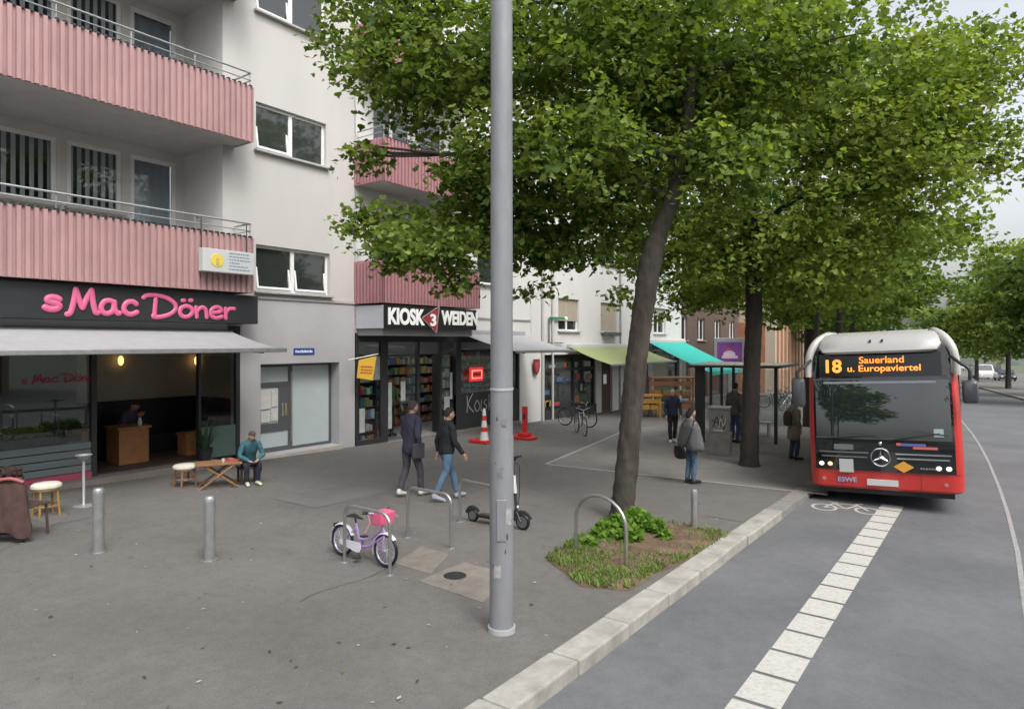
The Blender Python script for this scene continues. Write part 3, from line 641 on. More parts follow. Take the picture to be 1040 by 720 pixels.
mb = MB(); mb.box(X0 - 9, X0 - .02, -7, yC - .02, ZT, ZT + .3); mb.build('roof', M_conc, b1)
# entrance door, recessed
dx = X0 - .36
dr = MB(); a, b, c, d = doorh
ym = yw(303, dx) ; ym = 10.72
for (p, q, r_, s_) in ((a, a + .07, c, d), (b - .07, b, c, d), (ym - .07, ym + .05, c, d), (a + .07, ym - .07, d - .09, d), (ym + .05, b - .07, d - .07, d), (a + .07, ym - .07, c, c + .12), (ym + .05, b - .07, c, c + .08), (a + .07, ym - .07, 1.55, 1.68), (a + .07, ym - .07, .40, .62), (ym - .36, ym - .07, .62, 1.55), (a + .07, a + .2, .62, 1.55)):
    dr.box(dx - .05, dx + .01, p, q, r_, s_)
door = dr.build('entrance_door', M_grey, b1, bevel=.005)
mb = MB(); mb.box(dx - .03, dx - .015, a + .07, b - .07, c + .05, d - .05); mb.build('door_glass', M_frost, door)
mb = MB()
for (p, q, r_, s_) in ((9.83, 10.12, 1.0, 1.48), (10.14, 10.30, 1.05, 1.46), (9.84, 10.1, .66, .96), (10.13, 10.33, .68, 1.0)): mb.box(dx + .0, dx + .014, p, q, r_, s_)
mb.build('paper_notice', mat('notice paper', (.62, .60, .58), .9, var=.12, scale=9), door)
mb = MB(); mb.tube([(dx + .05, ym - .01, .1), (dx + .05, ym - .01, 1.95)], .013, 8); mb.box(dx + .01, dx + .05, ym - .02, ym, .95, 1.0); mb.box(dx + .01, dx + .05, ym - .02, ym, .15, .2)
for q in (10.44, 10.54): mb.box(dx + .012, dx + .03, q, q + .05, .78, 1.12)
mb.build('door_handle', mat('brass handle', (.6, .55, .35), .4, .8), door)
mb = MB(); mb.box(X0 - .36, X0 + .10, 9.5, 12.1, GB, -.125); mb.build('doorstep', mat('pale step stone', (.48, .45, .41), .85, var=.12, scale=6), b1, bevel=.01)
# ---- restaurant shop front
shop = MB(); y2 = 5.80
zf = .02
for (p, q, r_, s_) in ((yS - .10, yS, GB, 3.1), (y2, y2 + .10, GB, 3.1), (3.3, 3.4, GB, 3.1), (-.1, 0, GB, 3.1), (0, yS - .1, 2.98, 3.1), (8.02, 8.08, .0, 2.98)): shop.box(X0 - .12, X0, p, q, r_, s_)
sf = shop.build('shop_front', M_dark, b1, bevel=.004)
for a_, b_ in ((0, 3.3), (3.4, y2), (8.08, yS - .1)): MB().box(X0 - .07, X0 - .055, a_, b_, .72, 2.98).build('shop_window', M_glass, sf)
mb = MB()
z = .13
while z < .7: mb.box(X0 - .09, X0 - .02, 0, 3.3, z, z + .13); mb.box(X0 - .09, X0 - .02, 3.4, y2, z, z + .13); z += .15
mb.build('panel_board', mat('blue grey boards', (.16, .20, .21), .6, var=.1, scale=3, stretch=(1, .2, 1)), sf, bevel=.006)
mb = MB(); mb.box(X0 - .1, X0 - .002, 0, y2, -.01, .12); mb.build('base_strip', mat('pink plinth strip', (.42, .07, .14), .6), sf)
mb = MB(); mb.box(X0 - .09, X0 - .03, 8.08, yS - .1, .02, .74); mb.build('panel', mat('green grey panel', (.10, .16, .14), .6), sf)
mb = MB(); mb.box(X0 - .13, X0 + .30, -.4, 8.4, GB, .0); mb.build('threshold', mat('stone threshold', (.20, .18, .165), .8, var=.15, scale=5), sf, bevel=.012)
# room behind
Xk = -17.1
mb = MB(); mb.box(Xk, X0 - .14, -3, 9.3, -.03, .02, 1)
mb.quad((Xk, -3, .02), (Xk, 9.3, .02), (Xk, 9.3, 3.3), (Xk, -3, 3.3)); mb.quad((Xk, 9.3, .02), (X0 - .13, 9.3, .02), (X0 - .13, 9.3, 3.3), (Xk, 9.3, 3.3)); mb.quad((Xk, -3, .02), (X0 - .13, -3, .02), (X0 - .13, -3, 3.3), (Xk, -3, 3.3)); mb.quad((Xk, -3, 3.3), (X0 - .02, -3, 3.3), (X0 - .02, 9.3, 3.3), (Xk, 9.3, 3.3), 2)
mb.build('dining_room', [M_roomb, M_floorw, M_room], b1)
mb = MB(); mb.box(Xk + .01, Xk + .12, 4.5, 9.2, .02, 1.30); mb.box(Xk + .12, Xk + .5, 6.4, 9.2, .02, .45); mb.box(Xk + .01, Xk + 1.9, 9.18, 9.28, .02, 1.3); mb.build('bench', mat('black upholstery', (.012, .012, .018), .6), b1, bevel=.02)
mb = MB(); mb.box(-17.08, -16.7, 4.9, 6.3, .02, 3.28); mb.build('pillar', mat('dark pillar', (.03, .028, .03), .6), b1)
mb = MB(); mb.box(-16.9, -16.2, 1.0, 4.6, .02, 1.1); mb.build('counter', M_floorw, b1)
for px, X_ in ((120, Xk), (197, Xk), (57, Xk)):
    q = onwall(px, 367, X_); l = MB(); l.tube([(q.x, q.y, q.z), (q.x + .12, q.y, q.z)], .02, 6); l.ball((q.x + .14, q.y, q.z + .02), .06, .07, .12, 8, 6, 1)
    l.build('wall_lamp', [M_dark, mat('warm lamp glass', (.8, .6, .3), .4, emit=(1, .62, .22), estr=1.6)], b1, smooth=True)
# far left pier and the rest of the ground floor outside the frame
mb = MB(); mb.quad((X0, -7, GB), (X0, -.1, GB), (X0, -.1, 3.84), (X0, -7, 3.84)); mb.quad((X0, -.1, 3.1), (X0, yS, 3.1), (X0, yS, 3.84), (X0, -.1, 3.84)); mb.build('ground_floor_wall', M_wallg, b1)
# fascia sign
sg = thing('shop_sign', 'long dark fascia sign with pink brush letters s Mac Döner under the balcony', 'shop sign', (XB - .18, 6, 3.4)); ORIG[sg.name] = tuple(sg.location)
XS = XB - .12
mb = MB(); mb.box(X0 + .01, XS, -1.0, 9.12, 3.14, 3.80); mb.build('board', M_signb, sg, bevel=.01)
letters = {
 's': [[(.42, .52), (.30, .60), (.14, .58), (.08, .46), (.18, .36), (.34, .30), (.42, .18), (.32, .04), (.14, .02), (.02, .10)]],
 'M': [[(.00, -.06), (.10, .02), (.20, .50), (.26, .98)], [(.26, .98), (.36, .55), (.46, .22)], [(.46, .22), (.60, .65), (.74, .98)], [(.74, .98), (.78, .5), (.86, .06), (.94, .04)]],
 'a': [[(.46, .50), (.32, .58), (.14, .52), (.04, .28), (.10, .08), (.26, .02), (.42, .16), (.47, .50)], [(.47, .52), (.48, .22), (.58, .04), (.64, .06)]],
 'c': [[(.46, .48), (.34, .58), (.14, .52), (.04, .28), (.12, .08), (.30, .02), (.48, .12)]],
 'D': [[(-.20, .86), (-.08, .98), (.20, 1.0), (.52, .92), (.80, .66), (.82, .36), (.60, .10), (.28, -.02), (.10, .0), (.14, .08)], [(.18, .80), (.16, .4), (.14, .02)]],
 'ö': [[(.26, .54), (.10, .44), (.05, .22), (.16, .04), (.34, .06), (.46, .26), (.42, .46), (.26, .54)], [(.14, .78), (.19, .79)], [(.38, .80), (.43, .81)]],
 'n': [[(.04, .50), (.07, .04)], [(.08, .32), (.22, .50), (.36, .42), (.40, .04)]],
 'e': [[(.06, .26), (.28, .30), (.42, .38), (.36, .52), (.20, .54), (.06, .38), (.06, .14), (.22, .02), (.44, .10)]],
 'r': [[(.06, .50), (.08, .02)], [(.08, .28), (.20, .48), (.38, .50)]]}
def script_word(mb, chars, X, y, z, size, th, gapw, wx=1.5):
    for ch, adv, sc in chars:
        for k, st in enumerate(letters[ch]):
            mb.tube([(X + k * .0015, y + p[0] * size * sc * wx, z + p[1] * size * sc) for p in st], th, 8, sub=4 if len(st) > 2 else 0, flat=.5, flatdir=(1, 0, 0))
            for e in (st[0], st[-1]): mb.ball((X + k * .0015, y + e[0] * size * sc * wx, z + e[1] * size * sc), .5 * th, th, th, 8, 6)
        y += adv * size * sc * wx + gapw
    return y
mb = MB(); zb = 3.28
y_s = yw(45, XS); script_word(mb, [('s', .6, .78)], XS + .012, y_s, zb + .03, .48, .060, 0)
y_M = yw(68, XS); script_word(mb, [('M', 1.0, 1), ('a', .74, 1.0), ('c', .6, 1.0)], XS + .012, y_M, zb - .02, .46, .052, .0, 1.22)
y_D = yw(152, XS); script_word(mb, [('D', .92, 1), ('ö', .54, 1.05), ('n', .50, 1.05), ('e', .50, 1.05), ('r', .4, 1.05)], XS + .012, y_D, zb - .04, .44, .046, .0, 1.45)
mb.build('lettering', M_pinkl, sg, smooth=True)
wl = MB(); yl0 = onwall(24, 383, X0).y; zl0 = onwall(40, 389, X0).z
y_ = script_word(wl, [('s', .6, .8)], X0 - .04, yl0, zl0, .15, .013, .04, 1.3); y_ = script_word(wl, [('M', 1.0, 1), ('a', .74, 1.0), ('c', .6, 1.0)], X0 - .04, y_ + .02, zl0, .16, .013, .0, 1.2)
script_word(wl, [('D', .92, 1), ('ö', .54, 1.05), ('n', .50, 1.05), ('e', .50, 1.05), ('r', .4, 1.05)], X0 - .04, y_ + .08, zl0, .16, .013, .0, 1.3)
wl.build('window_lettering', mat('dark red window script', (.40, .03, .07), .5), sf, smooth=True)
def awning(name, label, ya, yb, Xw, zwall, Xf, zfront, m, mf=None, val=.0, arms=True, skew=0):
    r = thing(name, label, 'awning', (Xw, (ya + yb) / 2, zwall)); ORIG[r.name] = tuple(r.location)
    c = MB(); c.box(Xw, Xw + .22, ya, yb, zwall - .04, zwall + .14); c.build('cassette', M_awn if m is M_awn else mat('awning box', (.55, .55, .54), .5), r, bevel=.03)
    f = MB(); n = 14; N = 10
    top = []; bot = []
    for i in range(n + 1):
        t = i / n; x = Xw + .16 + (Xf - Xw - .16) * t; z = zwall + (zfront - zwall) * t - .05 * math.sin(math.pi * t)
        for k in range(N + 1): u = k / N; top.append((x, ya + .03 + (yb - ya - .06) * u + skew * t, z)); bot.append((x, ya + .03 + (yb - ya - .06) * u + skew * t, z - .012))
    w_ = N + 1; L = len(top)
    fs = [(i * w_ + k, i * w_ + k + 1, (i + 1) * w_ + k + 1, (i + 1) * w_ + k) for i in range(n) for k in range(N)]
    fs += [tuple(L + q for q in g[::-1]) for g in fs]
    fs += [(i * w_, (i + 1) * w_, L + (i + 1) * w_, L + i * w_) for i in range(n)] + [(i * w_ + N, L + i * w_ + N, L + (i + 1) * w_ + N, (i + 1) * w_ + N) for i in range(n)]
    f.add(top + bot, fs); f.build('cloth', m, r, smooth=True, autos=60)
    b_ = MB(); b_.box(Xf - .04, Xf + .05, ya + skew, yb + skew, zfront - .06, zfront + .03); b_.build('front_bar', mf or M_galv, r, bevel=.012)
    if val: v = MB(); v.box(Xf + .052, Xf + .062, ya + skew + .02, yb + skew - .02, zfront - val, zfront - .01); v.build('valance', m, r)
    if arms:
        for y in (ya + .5, yb - .5):
            a_ = MB(); e = Vector((Xw + .12, y, zwall - .16)); q = Vector((Xf - .05, y + (.0), zfront - .06)); mid = e.lerp(q, .5) + Vector((0, -.55 if y > (ya + yb) / 2 else .55, .0)); mid.z -= .10; a_.tube([e, mid, q], .024, 8); a_.build('arm', M_dark, r, smooth=True)
    return r
awning('awning', 'long pale grey retractable awning in front of the restaurant', -1.2, 8.6, X0 + .02, 3.02, -12.2, 2.56, M_awn)
# light box sign on the balcony
lb = thing('light_box_sign', 'white light box with a yellow emblem and blue text lines hung on the pink balcony', 'sign', (XB + .2, 8.3, 4.8)); ORIG[lb.name] = tuple(lb.location)
ya_, yb_ = yw(206, XB + .3), yw(258, XB + .3); XL = XB + .30
z1_, z0_ = zw(206, 252, XL), zw(206, 276, XL)
z1_, z0_ = 4.83, 4.42
z1_ = zw(230, 254, XL); z0_ = zw(230, 277, XL)
mb = MB(); mb.box(XB + .12, XL, ya_, yb_, z0_, z1_); mb.build('box', mat('sign box white', (.56, .58, .58), .4), lb, bevel=.01)
mb = MB(); ey = ya_ + .27 * (yb_ - ya_); ez = (z0_ + z1_) / 2; mb.lathe([(0, .008), (.15, .008), (.155, 0)], (0, 0, 0), 20, 0, .95, 1.0); mb.xf(Matrix.Translation((XL + .003, ey, ez)) @ Matrix.Rotation(R(90), 4, 'Y')); mb.build('emblem', mat('yellow emblem', (.75, .60, .10), .5), lb)
mb = MB(); mb.lathe([(0, .014), (.035, .014), (.035, .010)], (0, 0, 0), 10); mb.xf(Matrix.Translation((XL + .003, ey, ez + .02)) @ Matrix.Rotation(R(90), 4, 'Y'))
mb.wedge([(ey - .04, ez - .11), (ey + .04, ez - .11), (ey + .03, ez - .03), (ey - .03, ez - .03)], 'x', XL + .010, XL + .016); mb.build('emblem_figure', mat('pale gold', (.55, .42, .12), .5), lb)
mb = MB(); rg = random.Random(8)
for k in range(6):
    z = z1_ - .055 - k * (z1_ - z0_ - .08) / 6; y = ya_ + .5 * (yb_ - ya_)
    e = yb_ - .06 - rg.uniform(0, .3)
    while y < e: L = rg.uniform(.03, .1); mb.box(XL + .001, XL + .004, y, min(y + L, e), z - .022, z); y += L + .018
mb.build('lettering', mat('blue grey lettering', (.14, .22, .34), .6), lb)
mb = MB(); 
for y in (ya_ + .04, yb_ - .1): mb.tube([(XB + .16, y, z1_), (XB + .16, y, 5.4), (XB - .02, y, 5.4)], .012, 6)
mb.build('bracket', M_dark, lb)
# street name plate
p0, p1 = onwall(298, 357, X0), onwall(319, 357, X0)
pl = thing('street_name_plate', 'small blue enamel plate with white lettering above the grey door', 'sign', (X0, p0.y, p0.z)); ORIG[pl.name] = tuple(pl.location)
mb = MB(); mb.box(X0 + .003, X0 + .018, p0.y, p1.y, p0.z - .085, p0.z + .085); mb.build('plate', mat('blue enamel', (.02, .06, .30), .3), pl, bevel=.004)
mb = MB(); y = p0.y + .05; rg = random.Random(4)
while y < p1.y - .06: L = rg.choice((.02, .03, .035)); mb.box(X0 + .019, X0 + .022, y, y + L, p0.z - .035, p0.z + rg.choice((.02, .035))); y += L + .016
mb.build('lettering', M_whitel, pl)

# ------------------------------------------------------------------ second building (kiosk)
b2 = thing('apartment_building', 'pale apartment building with deep pink balconies over the kiosk', 'building', (X0, 17, gz(17))); ORIG[b2.name] = tuple(b2.location)
XK = -13.5; yD = 21.5
mb = MB()
hol = []
for zf in (3.8, 7.15, 10.5): hol += [(13.3, 14.9, zf + .25, zf + 2.75), (15.2, 16.4, zf + 1.2, zf + 2.75), (18.15, 19.4, zf + 1.0, zf + 2.3)]
wallmesh(mb, X0, yC, yD, 3.0, ZT, hol, .15)
mb.quad((X0, yC + .0, 3.0), (X0, yC + .02, 3.0), (X0, yC + .02, ZT), (X0, yC, ZT))
mb.build('wall', M_wallw, b2)
for zf in (3.8, 7.15, 10.5):
    balcony(b2, XK, X0 + .005, 12.62, 16.8, zf, M_pink2, side_left=True, h=1.2)
    window(b2, X0 - .1, 13.3, 14.9, zf + .25, zf + 2.75, n=2, fr=.08, sill=False); window(b2, X0 - .1, 15.2, 16.4, zf + 1.2, zf + 2.75, n=1, fr=.08); window(b2, X0 - .1, 18.15, 19.4, zf + 1.0, zf + 2.3, n=1, fr=.07)
mb = MB(); mb.box(X0 - .01, X0 + .05, 16.9, 21.45, 3.55, 3.6); mb.box(X0 - .01, X0 + .03, 20.0, 20.05, 3.6, 7); mb.build('cornice', M_conc, b2)
mb = MB(); mb.box(X0 - 9, X0 - .02, yC + .02, yD, ZT, ZT + .3); mb.build('roof', M_conc, b2)
mb = MB(); mb.box(X0 - .2, X0 + .03, 20.7, 21.48, GB - .1, 3.0); mb.build('pier', M_wallw, b2)
# kiosk sign box
ks = thing('shop_sign', 'black box sign reading KIOSK WEIDEN with a red triangle and white figure three', 'shop sign', (XK, 14.5, 3.4)); ORIG[ks.name] = tuple(ks.location)
mb = MB(); mb.box(X0 + .01, XK - .004, 12.63, 16.62, 3.10, 3.74); mb.build('sign_box', mat('pale sign side', (.50, .51, .56), .6), ks)
mb = MB(); mb.box(XK - .003, XK + .05, 12.62, 16.62, 3.10, 3.75); mb.build('front_panel', M_black, ks, bevel=.008)
mb = MB(); mb.box(X0 + .01, XK - .12, 12.7, 16.6, 2.90, 3.095); mb.build('soffit', mat('grey soffit', (.26, .26, .27), .7), ks)
ya, yb = yw(394, XK + .05), yw(431, XK + .05)
def fit_text(body, ya, yb, z, h, X, bold, sxx=None):
    T = face_px(X, (ya + yb) / 2, z); m = text_mb(body, 1, Matrix(), .01, bold)
    xs = [v[0] for v in m.v]; ysv = [v[1] for v in m.v]; W_ = max(xs) - min(xs); H_ = max(ysv) - min(ysv); cx, cy = (max(xs) + min(xs)) / 2, (max(ysv) + min(ysv)) / 2
    m.v = [tuple(T @ Vector(((v[0] - cx) * (yb - ya) / W_, (v[1] - cy) * h / H_, v[2]))) for v in m.v]; return m
m = fit_text('KIOSK', ya, yb, 3.44, .48, XK + .062, .04); m2 = fit_text('WEIDEN', yw(448, XK + .05), yw(484.5, XK + .05), 3.46, .44, XK + .062, .04)
m.add(m2.v, m2.f); m.build('lettering', M_whitel, ks)
ty = yw(438, XK + .05); mb = MB(); mb.wedge([(ty - .42, 3.42), (ty + .33, 3.80), (ty + .20, 2.99)], 'x', XK + .052, XK + .075); mb.build('triangle', mat('red triangle', (.34, .03, .04), .5), ks)
m = fit_text('3', ty - .08, ty + .17, 3.37, .36, XK + .09, .03); m.build('figure', M_whitel, ks)
mb = MB(); 
for a_, b_ in (((ty - .42, 3.42), (ty + .33, 3.80)), ((ty + .33, 3.80), (ty + .20, 2.99)), ((ty + .20, 2.99), (ty - .42, 3.42))): mb.tube([(XK + .075, *a_), (XK + .075, *b_)], .014, 6)
mb.build('triangle_outline', mat('grey outline', (.3, .3, .3), .4), ks)
# kiosk shop front
mb = MB()
posts = [12.64, yw(387), yw(424), yw(447), yw(463), 20.62]
for k, y in enumerate(posts): mb.box(X0 - .1, X0 + .01, y, y + (.10 if k not in (1, 4) else .28), GB, 2.93)
mb.box(X0 - .1, X0 + .008, 12.66, 20.7, 2.72, 2.95); mb.box(X0 - .1, X0 + .008, 12.7, posts[1], GB, -.12); mb.box(X0 - .1, X0 + .008, posts[4], 20.6, GB, .95)
kf = mb.build('shop_front', M_dark, b2, bevel=.004)
for a_, b_, z in ((12.74, posts[1], -.1), (posts[1] + .28, posts[2], -.1), (posts[3] + .1, posts[4], -.1), (posts[4] + .28, 20.62, .95)): MB().box(X0 - .06, X0 - .045, a_, b_, z, 2.72).build('shop_window', M_glass, kf)
for px_, z0_, z1_, w_ in ((395, .1, 1.5, .16), (408, .9, 1.5, .2), (452, 0.1, .9, .28), (458, .8, 1.7, .12), (378, 1.6, 2.3, .4), (366, .1, .8, .2)):
    y = yw(px_); MB().box(X0 - .044, X0 - .040, y, y + w_, z0_, z1_).build('window_poster', mat('faded white poster', (.40, .42, .42), .8, var=.2, scale=6), kf)
mb = MB(); mb.box(X0 - .04, X0 + .16, 12.66, 20.6, GB - .1, gz(16.5) + .06); mb.build('threshold', mat('stone threshold', (.20, .18, .165), .8), kf)
mb = MB(); Xq = X0 - 3.2; mb.quad((Xq, 12.7, GB), (Xq, 20.7, GB), (Xq, 20.7, 3), (Xq, 12.7, 3)); mb.quad((Xq, 12.68, GB), (X0 - .11, 12.68, GB), (X0 - .11, 12.68, 3), (Xq, 12.68, 3)); mb.quad((Xq, 20.68, GB), (X0 - .11, 20.68, GB), (X0 - .11, 20.68, 3), (Xq, 20.68, 3)); mb.quad((Xq, 12.7, -.30), (X0 - .04, 12.7, -.30), (X0 - .04, 20.7, -.30), (Xq, 20.7, -.30)); mb.quad((Xq, 12.7, 2.96), (X0 - .04, 12.7, 2.96), (X0 - .04, 20.7, 2.96), (Xq, 20.7, 2.96))
mb.build('kiosk_room', mat('kiosk interior', (.26, .26, .27), .8), b2)
mb = MB()
for y in (14.2, 16.2, 18.6): mb.box(X0 - 1.9, X0 - .6, y, y + .12, 2.90, 2.94)
mb.build('kiosk_fill_glow', mat('added kiosk glow', (.9, .9, .9), .4, emit=(1, .95, .88), estr=14.0), b2)  # glowing strips added under the ceiling to brighten the kiosk inside
# white script on the black lower panel
mb = MB(); yk = yw(474)
for pl_ in ([(0, .45), (.02, .2), (.0, 0)], [(.25, .5), (.05, .22), (.28, .0)], [(.42, .3), (.32, .15), (.42, 0), (.55, .12), (.45, .3)], [(.62, .3), (.60, .02), (.72, .0)], [(.85, .3), (.72, .22), (.86, .1), (.74, -.02)], [(.95, .45), (.95, 0)], [(1.15, .3), (.97, .14), (1.17, -.02)]):
    mb.tube([(X0 + .012, yk + p[0] * 1.3, .28 + p[1] * 1.3) for p in pl_], .018, 6, sub=3, flat=.4, flatdir=(1, 0, 0))
mb.build('script_lettering', mat('grey white script', (.5, .5, .5), .6), kf)
awning('awning', 'white grey awning at the right end of the kiosk behind the lamp post', 17.1, 20.8, X0 + .03, 3.0, -12.2, 2.42, M_awn)
# shelving with goods inside the kiosk
def shelf(label, y0, y1, x, z0, levels, seed, cat='shelf', pitch=.36, wmat=None):
    r = thing('shelf', label, cat, (x, (y0 + y1) / 2, z0)); ORIG[r.name] = tuple(r.location)
    f = MB()
    for y in (y0, y1 - .04): f.box(x - .4, x, y, y + .04, z0, z0 + levels * pitch + .05)
    for k in range(levels + 1): f.box(x - .4, x - .002, y0 + .041, y1 - .041, z0 + k * pitch, z0 + k * pitch + .025)
    f.box(x - .42, x - .401, y0, y1, z0, z0 + levels * pitch); f.build('frame', wmat or M_dark, r)
    rg = random.Random(seed); cols = [(.38, .06, .05), (.40, .31, .09), (.07, .14, .28), (.36, .36, .35), (.07, .18, .09), (.34, .17, .06), (.30, .30, .32)]
    ms = [mat('packet %d' % i, c, .5) for i, c in enumerate(cols)]
    for k in range(levels):
        y = y0 + .07; g = MB()
        while y < y1 - .16:
            wd = rg.uniform(.06, .14); h = rg.uniform(.12, pitch - .08)
            g.box(x - .22 - rg.uniform(0, .1), x - .03, y, y + wd, z0 + k * pitch + .026, z0 + k * pitch + .026 + h, rg.randrange(7)); y += wd + .015
        g.build('goods', ms, r, kind='stuff', bevel=.006)
    return r
shelf('dark shelf of drinks and magazines behind the leftmost kiosk window', 12.85, posts[1] - .05, X0 - .10, -.28, 6, 1)
shelf('shelf of packets at the back of the kiosk seen through the open door', 15.4, 20.2, X0 - 2.7, -.28, 7, 2)
shelf('shelf of snacks behind the pane left of the red neon', posts[3] + .2, posts[4], X0 - .12, -.28, 7, 3)
shelf('display of bottles and food trays behind the red neon sign', posts[4] + .35, 20.5, X0 - .10, 1.0, 4, 4)
# red neon sign, yellow hanging sign
q = onwall(483, 380, X0 + .03); ns = thing('neon_sign', 'glowing red rectangular window sign on the kiosk beside the lamp post', 'neon sign', tuple(q)); ORIG[ns.name] = tuple(q)
mb = MB(); mb.box(q.x, q.x + .06, q.y - .36, q.y + .36, q.z - .24, q.z + .24); mb.build('panel', mat('red glow panel', (.5, .02, .02), .5, emit=(1, .05, .05), estr=.55), ns, bevel=.01)
mb = MB(); 
for (a_, b_, c_, d_) in ((-.28, .28, .12, .15), (-.28, .28, -.15, -.12), (-.28, -.25, -.12, .12), (.25, .28, -.12, .12)): mb.box(q.x + .061, q.x + .07, q.y + a_, q.y + b_, q.z + c_, q.z + d_)
mb.build('tube_outline', mat('bright red tube', (.9, .3, .25), .5, emit=(1, .35, .3), estr=1.2), ns)
m = MB(); [m.box(q.x + .061, q.x + .068, q.y - .2 + k * .07, q.y - .15 + k * .07, q.z - .05, q.z + .05) for k in range(6)]; m.build('lettering', mat('dark red lettering', (.12, .01, .01), .5), ns)
q = onwall(372, 374, X0 + .5); ys_ = thing('hanging_sign', 'tilted yellow board with red lines hung from a bracket at the kiosk corner', 'sign', tuple(q)); ORIG[ys_.name] = tuple(q)
T = Matrix.Translation(q) @ Matrix.Rotation(R(-35), 4, 'Z') @ Matrix.Rotation(R(90), 4, 'Z') @ Matrix.Rotation(R(4), 4, 'Y')
mb = MB(); mb.add([T @ Vector(v) for v in ((-.24, 0, -.28), (.20, 0, -.33), (.26, 0, .36), (-.22, 0, .22), (-.24, .02, -.28), (.20, .02, -.33), (.26, .02, .36), (-.22, .02, .22))], [(0, 1, 2, 3), (7, 6, 5, 4), (0, 4, 5, 1), (1, 5, 6, 2), (2, 6, 7, 3), (3, 7, 4, 0)]); mb.build('board', mat('yellow board', (.72, .42, .04), .6), ys_)
mb = MB(); rg = random.Random(5)
for z in (.05, -.04, -.12):
    for sgn in (-.004, .024):
        x = -.15
        while x < .14: L = rg.uniform(.03, .06); mb.box(x, x + L, sgn - .002, sgn + .002, z - .03, z + .012, T=T); x += L + .012
mb.build('lettering', mat('red brown lettering', (.4, .08, .02), .6), ys_)
mb = MB(); mb.tube([T @ Vector((.30, .01, .42)), T @ Vector((-.5, .01, .20))], .012, 6); mb.build('bracket', M_galv, ys_)

# ------------------------------------------------------------------ third building: white, beige shutters
b3 = thing('apartment_building', 'white rendered building with beige roller shutters above the lime green awning', 'building', (X0, 29, gz(29))); ORIG[b3.name] = tuple(b3.location)
yE = 37.2
mb = MB(); hol = []
wins3 = [(yw(567), yw(588)), (yw(610), yw(627)), (yw(664), yw(676))]
for zf in (3.2, 6.4, 9.6):
    for (a_, b_) in wins3: hol.append((a_, b_, zf, zf + 1.38))
yp, yq = yw(553), yw(605.5)
shopholes = [(yp, yq, -.45, 2.2), (yw(611), yw(622), -.62, 2.05), (yw(652), yw(661), -.6, 2.3), (yw(664), yw(690), -.6, 2.3)]
wallmesh(mb, X0, yD + .02, yE, GB - .5, 3.0, shopholes, .25); wallmesh(mb, X0, yD + .02, yE, 3.0, ZT - 1, hol, .18)
mb.quad((X0, yE, -1), (X0 - 9, yE, -1), (X0 - 9, yE, ZT - 1), (X0, yE, ZT - 1)); mb.build('wall', M_wallw, b3)
for i, zf in enumerate((3.2, 6.4, 9.6)):
    for j, (a_, b_) in enumerate(wins3): window(b3, X0 - .12, a_, b_, zf, zf + 1.38, n=2, fr=.07, shutter=(.68, 1.0, .3)[(j + i) % 3] if i else (.68, .98, .3)[j])
for a_, b_, z in ((yp, yq, -.45), (yw(664), yw(690), -.6), (yw(652), yw(661), -.6)): MB().box(X0 - .2, X0 - .15, a_, b_, z, 2.25).build('shop_window', M_dglass, b3)
mb = MB(); mb.box(X0 - .2, X0 - .12, yw(611), yw(622), -.62, 2.05); mb.build('door', mat('dark brown door', (.09, .05, .04), .6), b3)
mb = MB()
for y in (yp, yw(584), yq - .1): mb.box(X0 - .15, X0 - .08, y, y + .1, -.45, 2.2)
mb.box(X0 - .149, X0 - .081, yp + .1, yq - .1, 1.5, 1.62); mb.box(X0 - .14, X0 + .02, yp, yq, -.55, -.1)
mb.build('window_bar', M_dark, b3)
mb = MB(); rg = random.Random(12)
ms = [mat('packet %d' % i, (.5,) * 3) for i in range(7)]
for k in range(16):
    y = rg.uniform(yp + .2, yq - .5); z = rg.choice((.05, .55, 1.05, 1.65)); mb.box(X0 - .149, X0 - .13, y, y + rg.uniform(.15, .5), z, z + rg.uniform(.1, .34), rg.randrange(7))
mb.build('window_poster', ms, b3, kind='stuff')
mb = MB(); y = (yw(611) + yw(622)) / 2; mb.box(X0 - .119, X0 - .11, y - .15, y + .15, .75, 1.2); mb.build('door_notice', M_whitel, b3)
for y, r_ in ((yw(550), .05), (yw(560), .05), (yw(629), .045)):
    mb = MB(); mb.tube([(X0 + .07, y, gz(y)), (X0 + .07, y, ZT - 1)], r_, 8)
    mb.build('downpipe', M_galv if r_ == .045 else mat('pale pipe', (.48, .47, .45), .6), b3, smooth=True)
mb = MB(); mb.box(X0 - 9, X0 - .02, yD + .04, yE, ZT - 1, ZT - .7); mb.build('roof', M_conc, b3)
# little bracket lamp with a green bar
q = onwall(556, 323, X0); fl = thing('wall_bracket', 'thin wall bracket with a green bar and white bulb near the shuttered window', 'bracket', tuple(q)); ORIG[fl.name] = tuple(q)
mb = MB(); y0_ = q.y; z_ = q.z; mb.tube([(X0 + .08, y0_, z_ - 1.0), (X0 + .08, y0_, z_), (X0 + .08, y0_ + .05, z_)], .03, 6); mb.tube([(X0 + .08, y0_, z_ - 1.0), (X0 + .08, y0_ + 1.1, z_ - 1.02)], .022, 6); mb.build('frame', M_grey, fl)
mb = MB(); mb.box(X0 + .06, X0 + .14, y0_ + .05, y0_ + 1.2, z_ - .04, z_ + .05); mb.build('bar', mat('green bar', (.03, .22, .12), .5), fl)
mb = MB(); mb.ball((X0 + .12, y0_ + 1.25, z_ + .0), .09, .09, .09); mb.build('bulb', M_whitel, fl, smooth=True)
# small dark plate on the wall under the second shuttered window
q = onwall(618, 339, X0); mb = MB(); mb.box(X0 + .01, X0 + .35, q.y - .7, q.y + .7, q.z - .1, q.z + .08); o_ = mb.build('wall_light', M_grey, bevel=.03, label='flat dark lamp housing on the white wall above the green awning', cat='lamp')
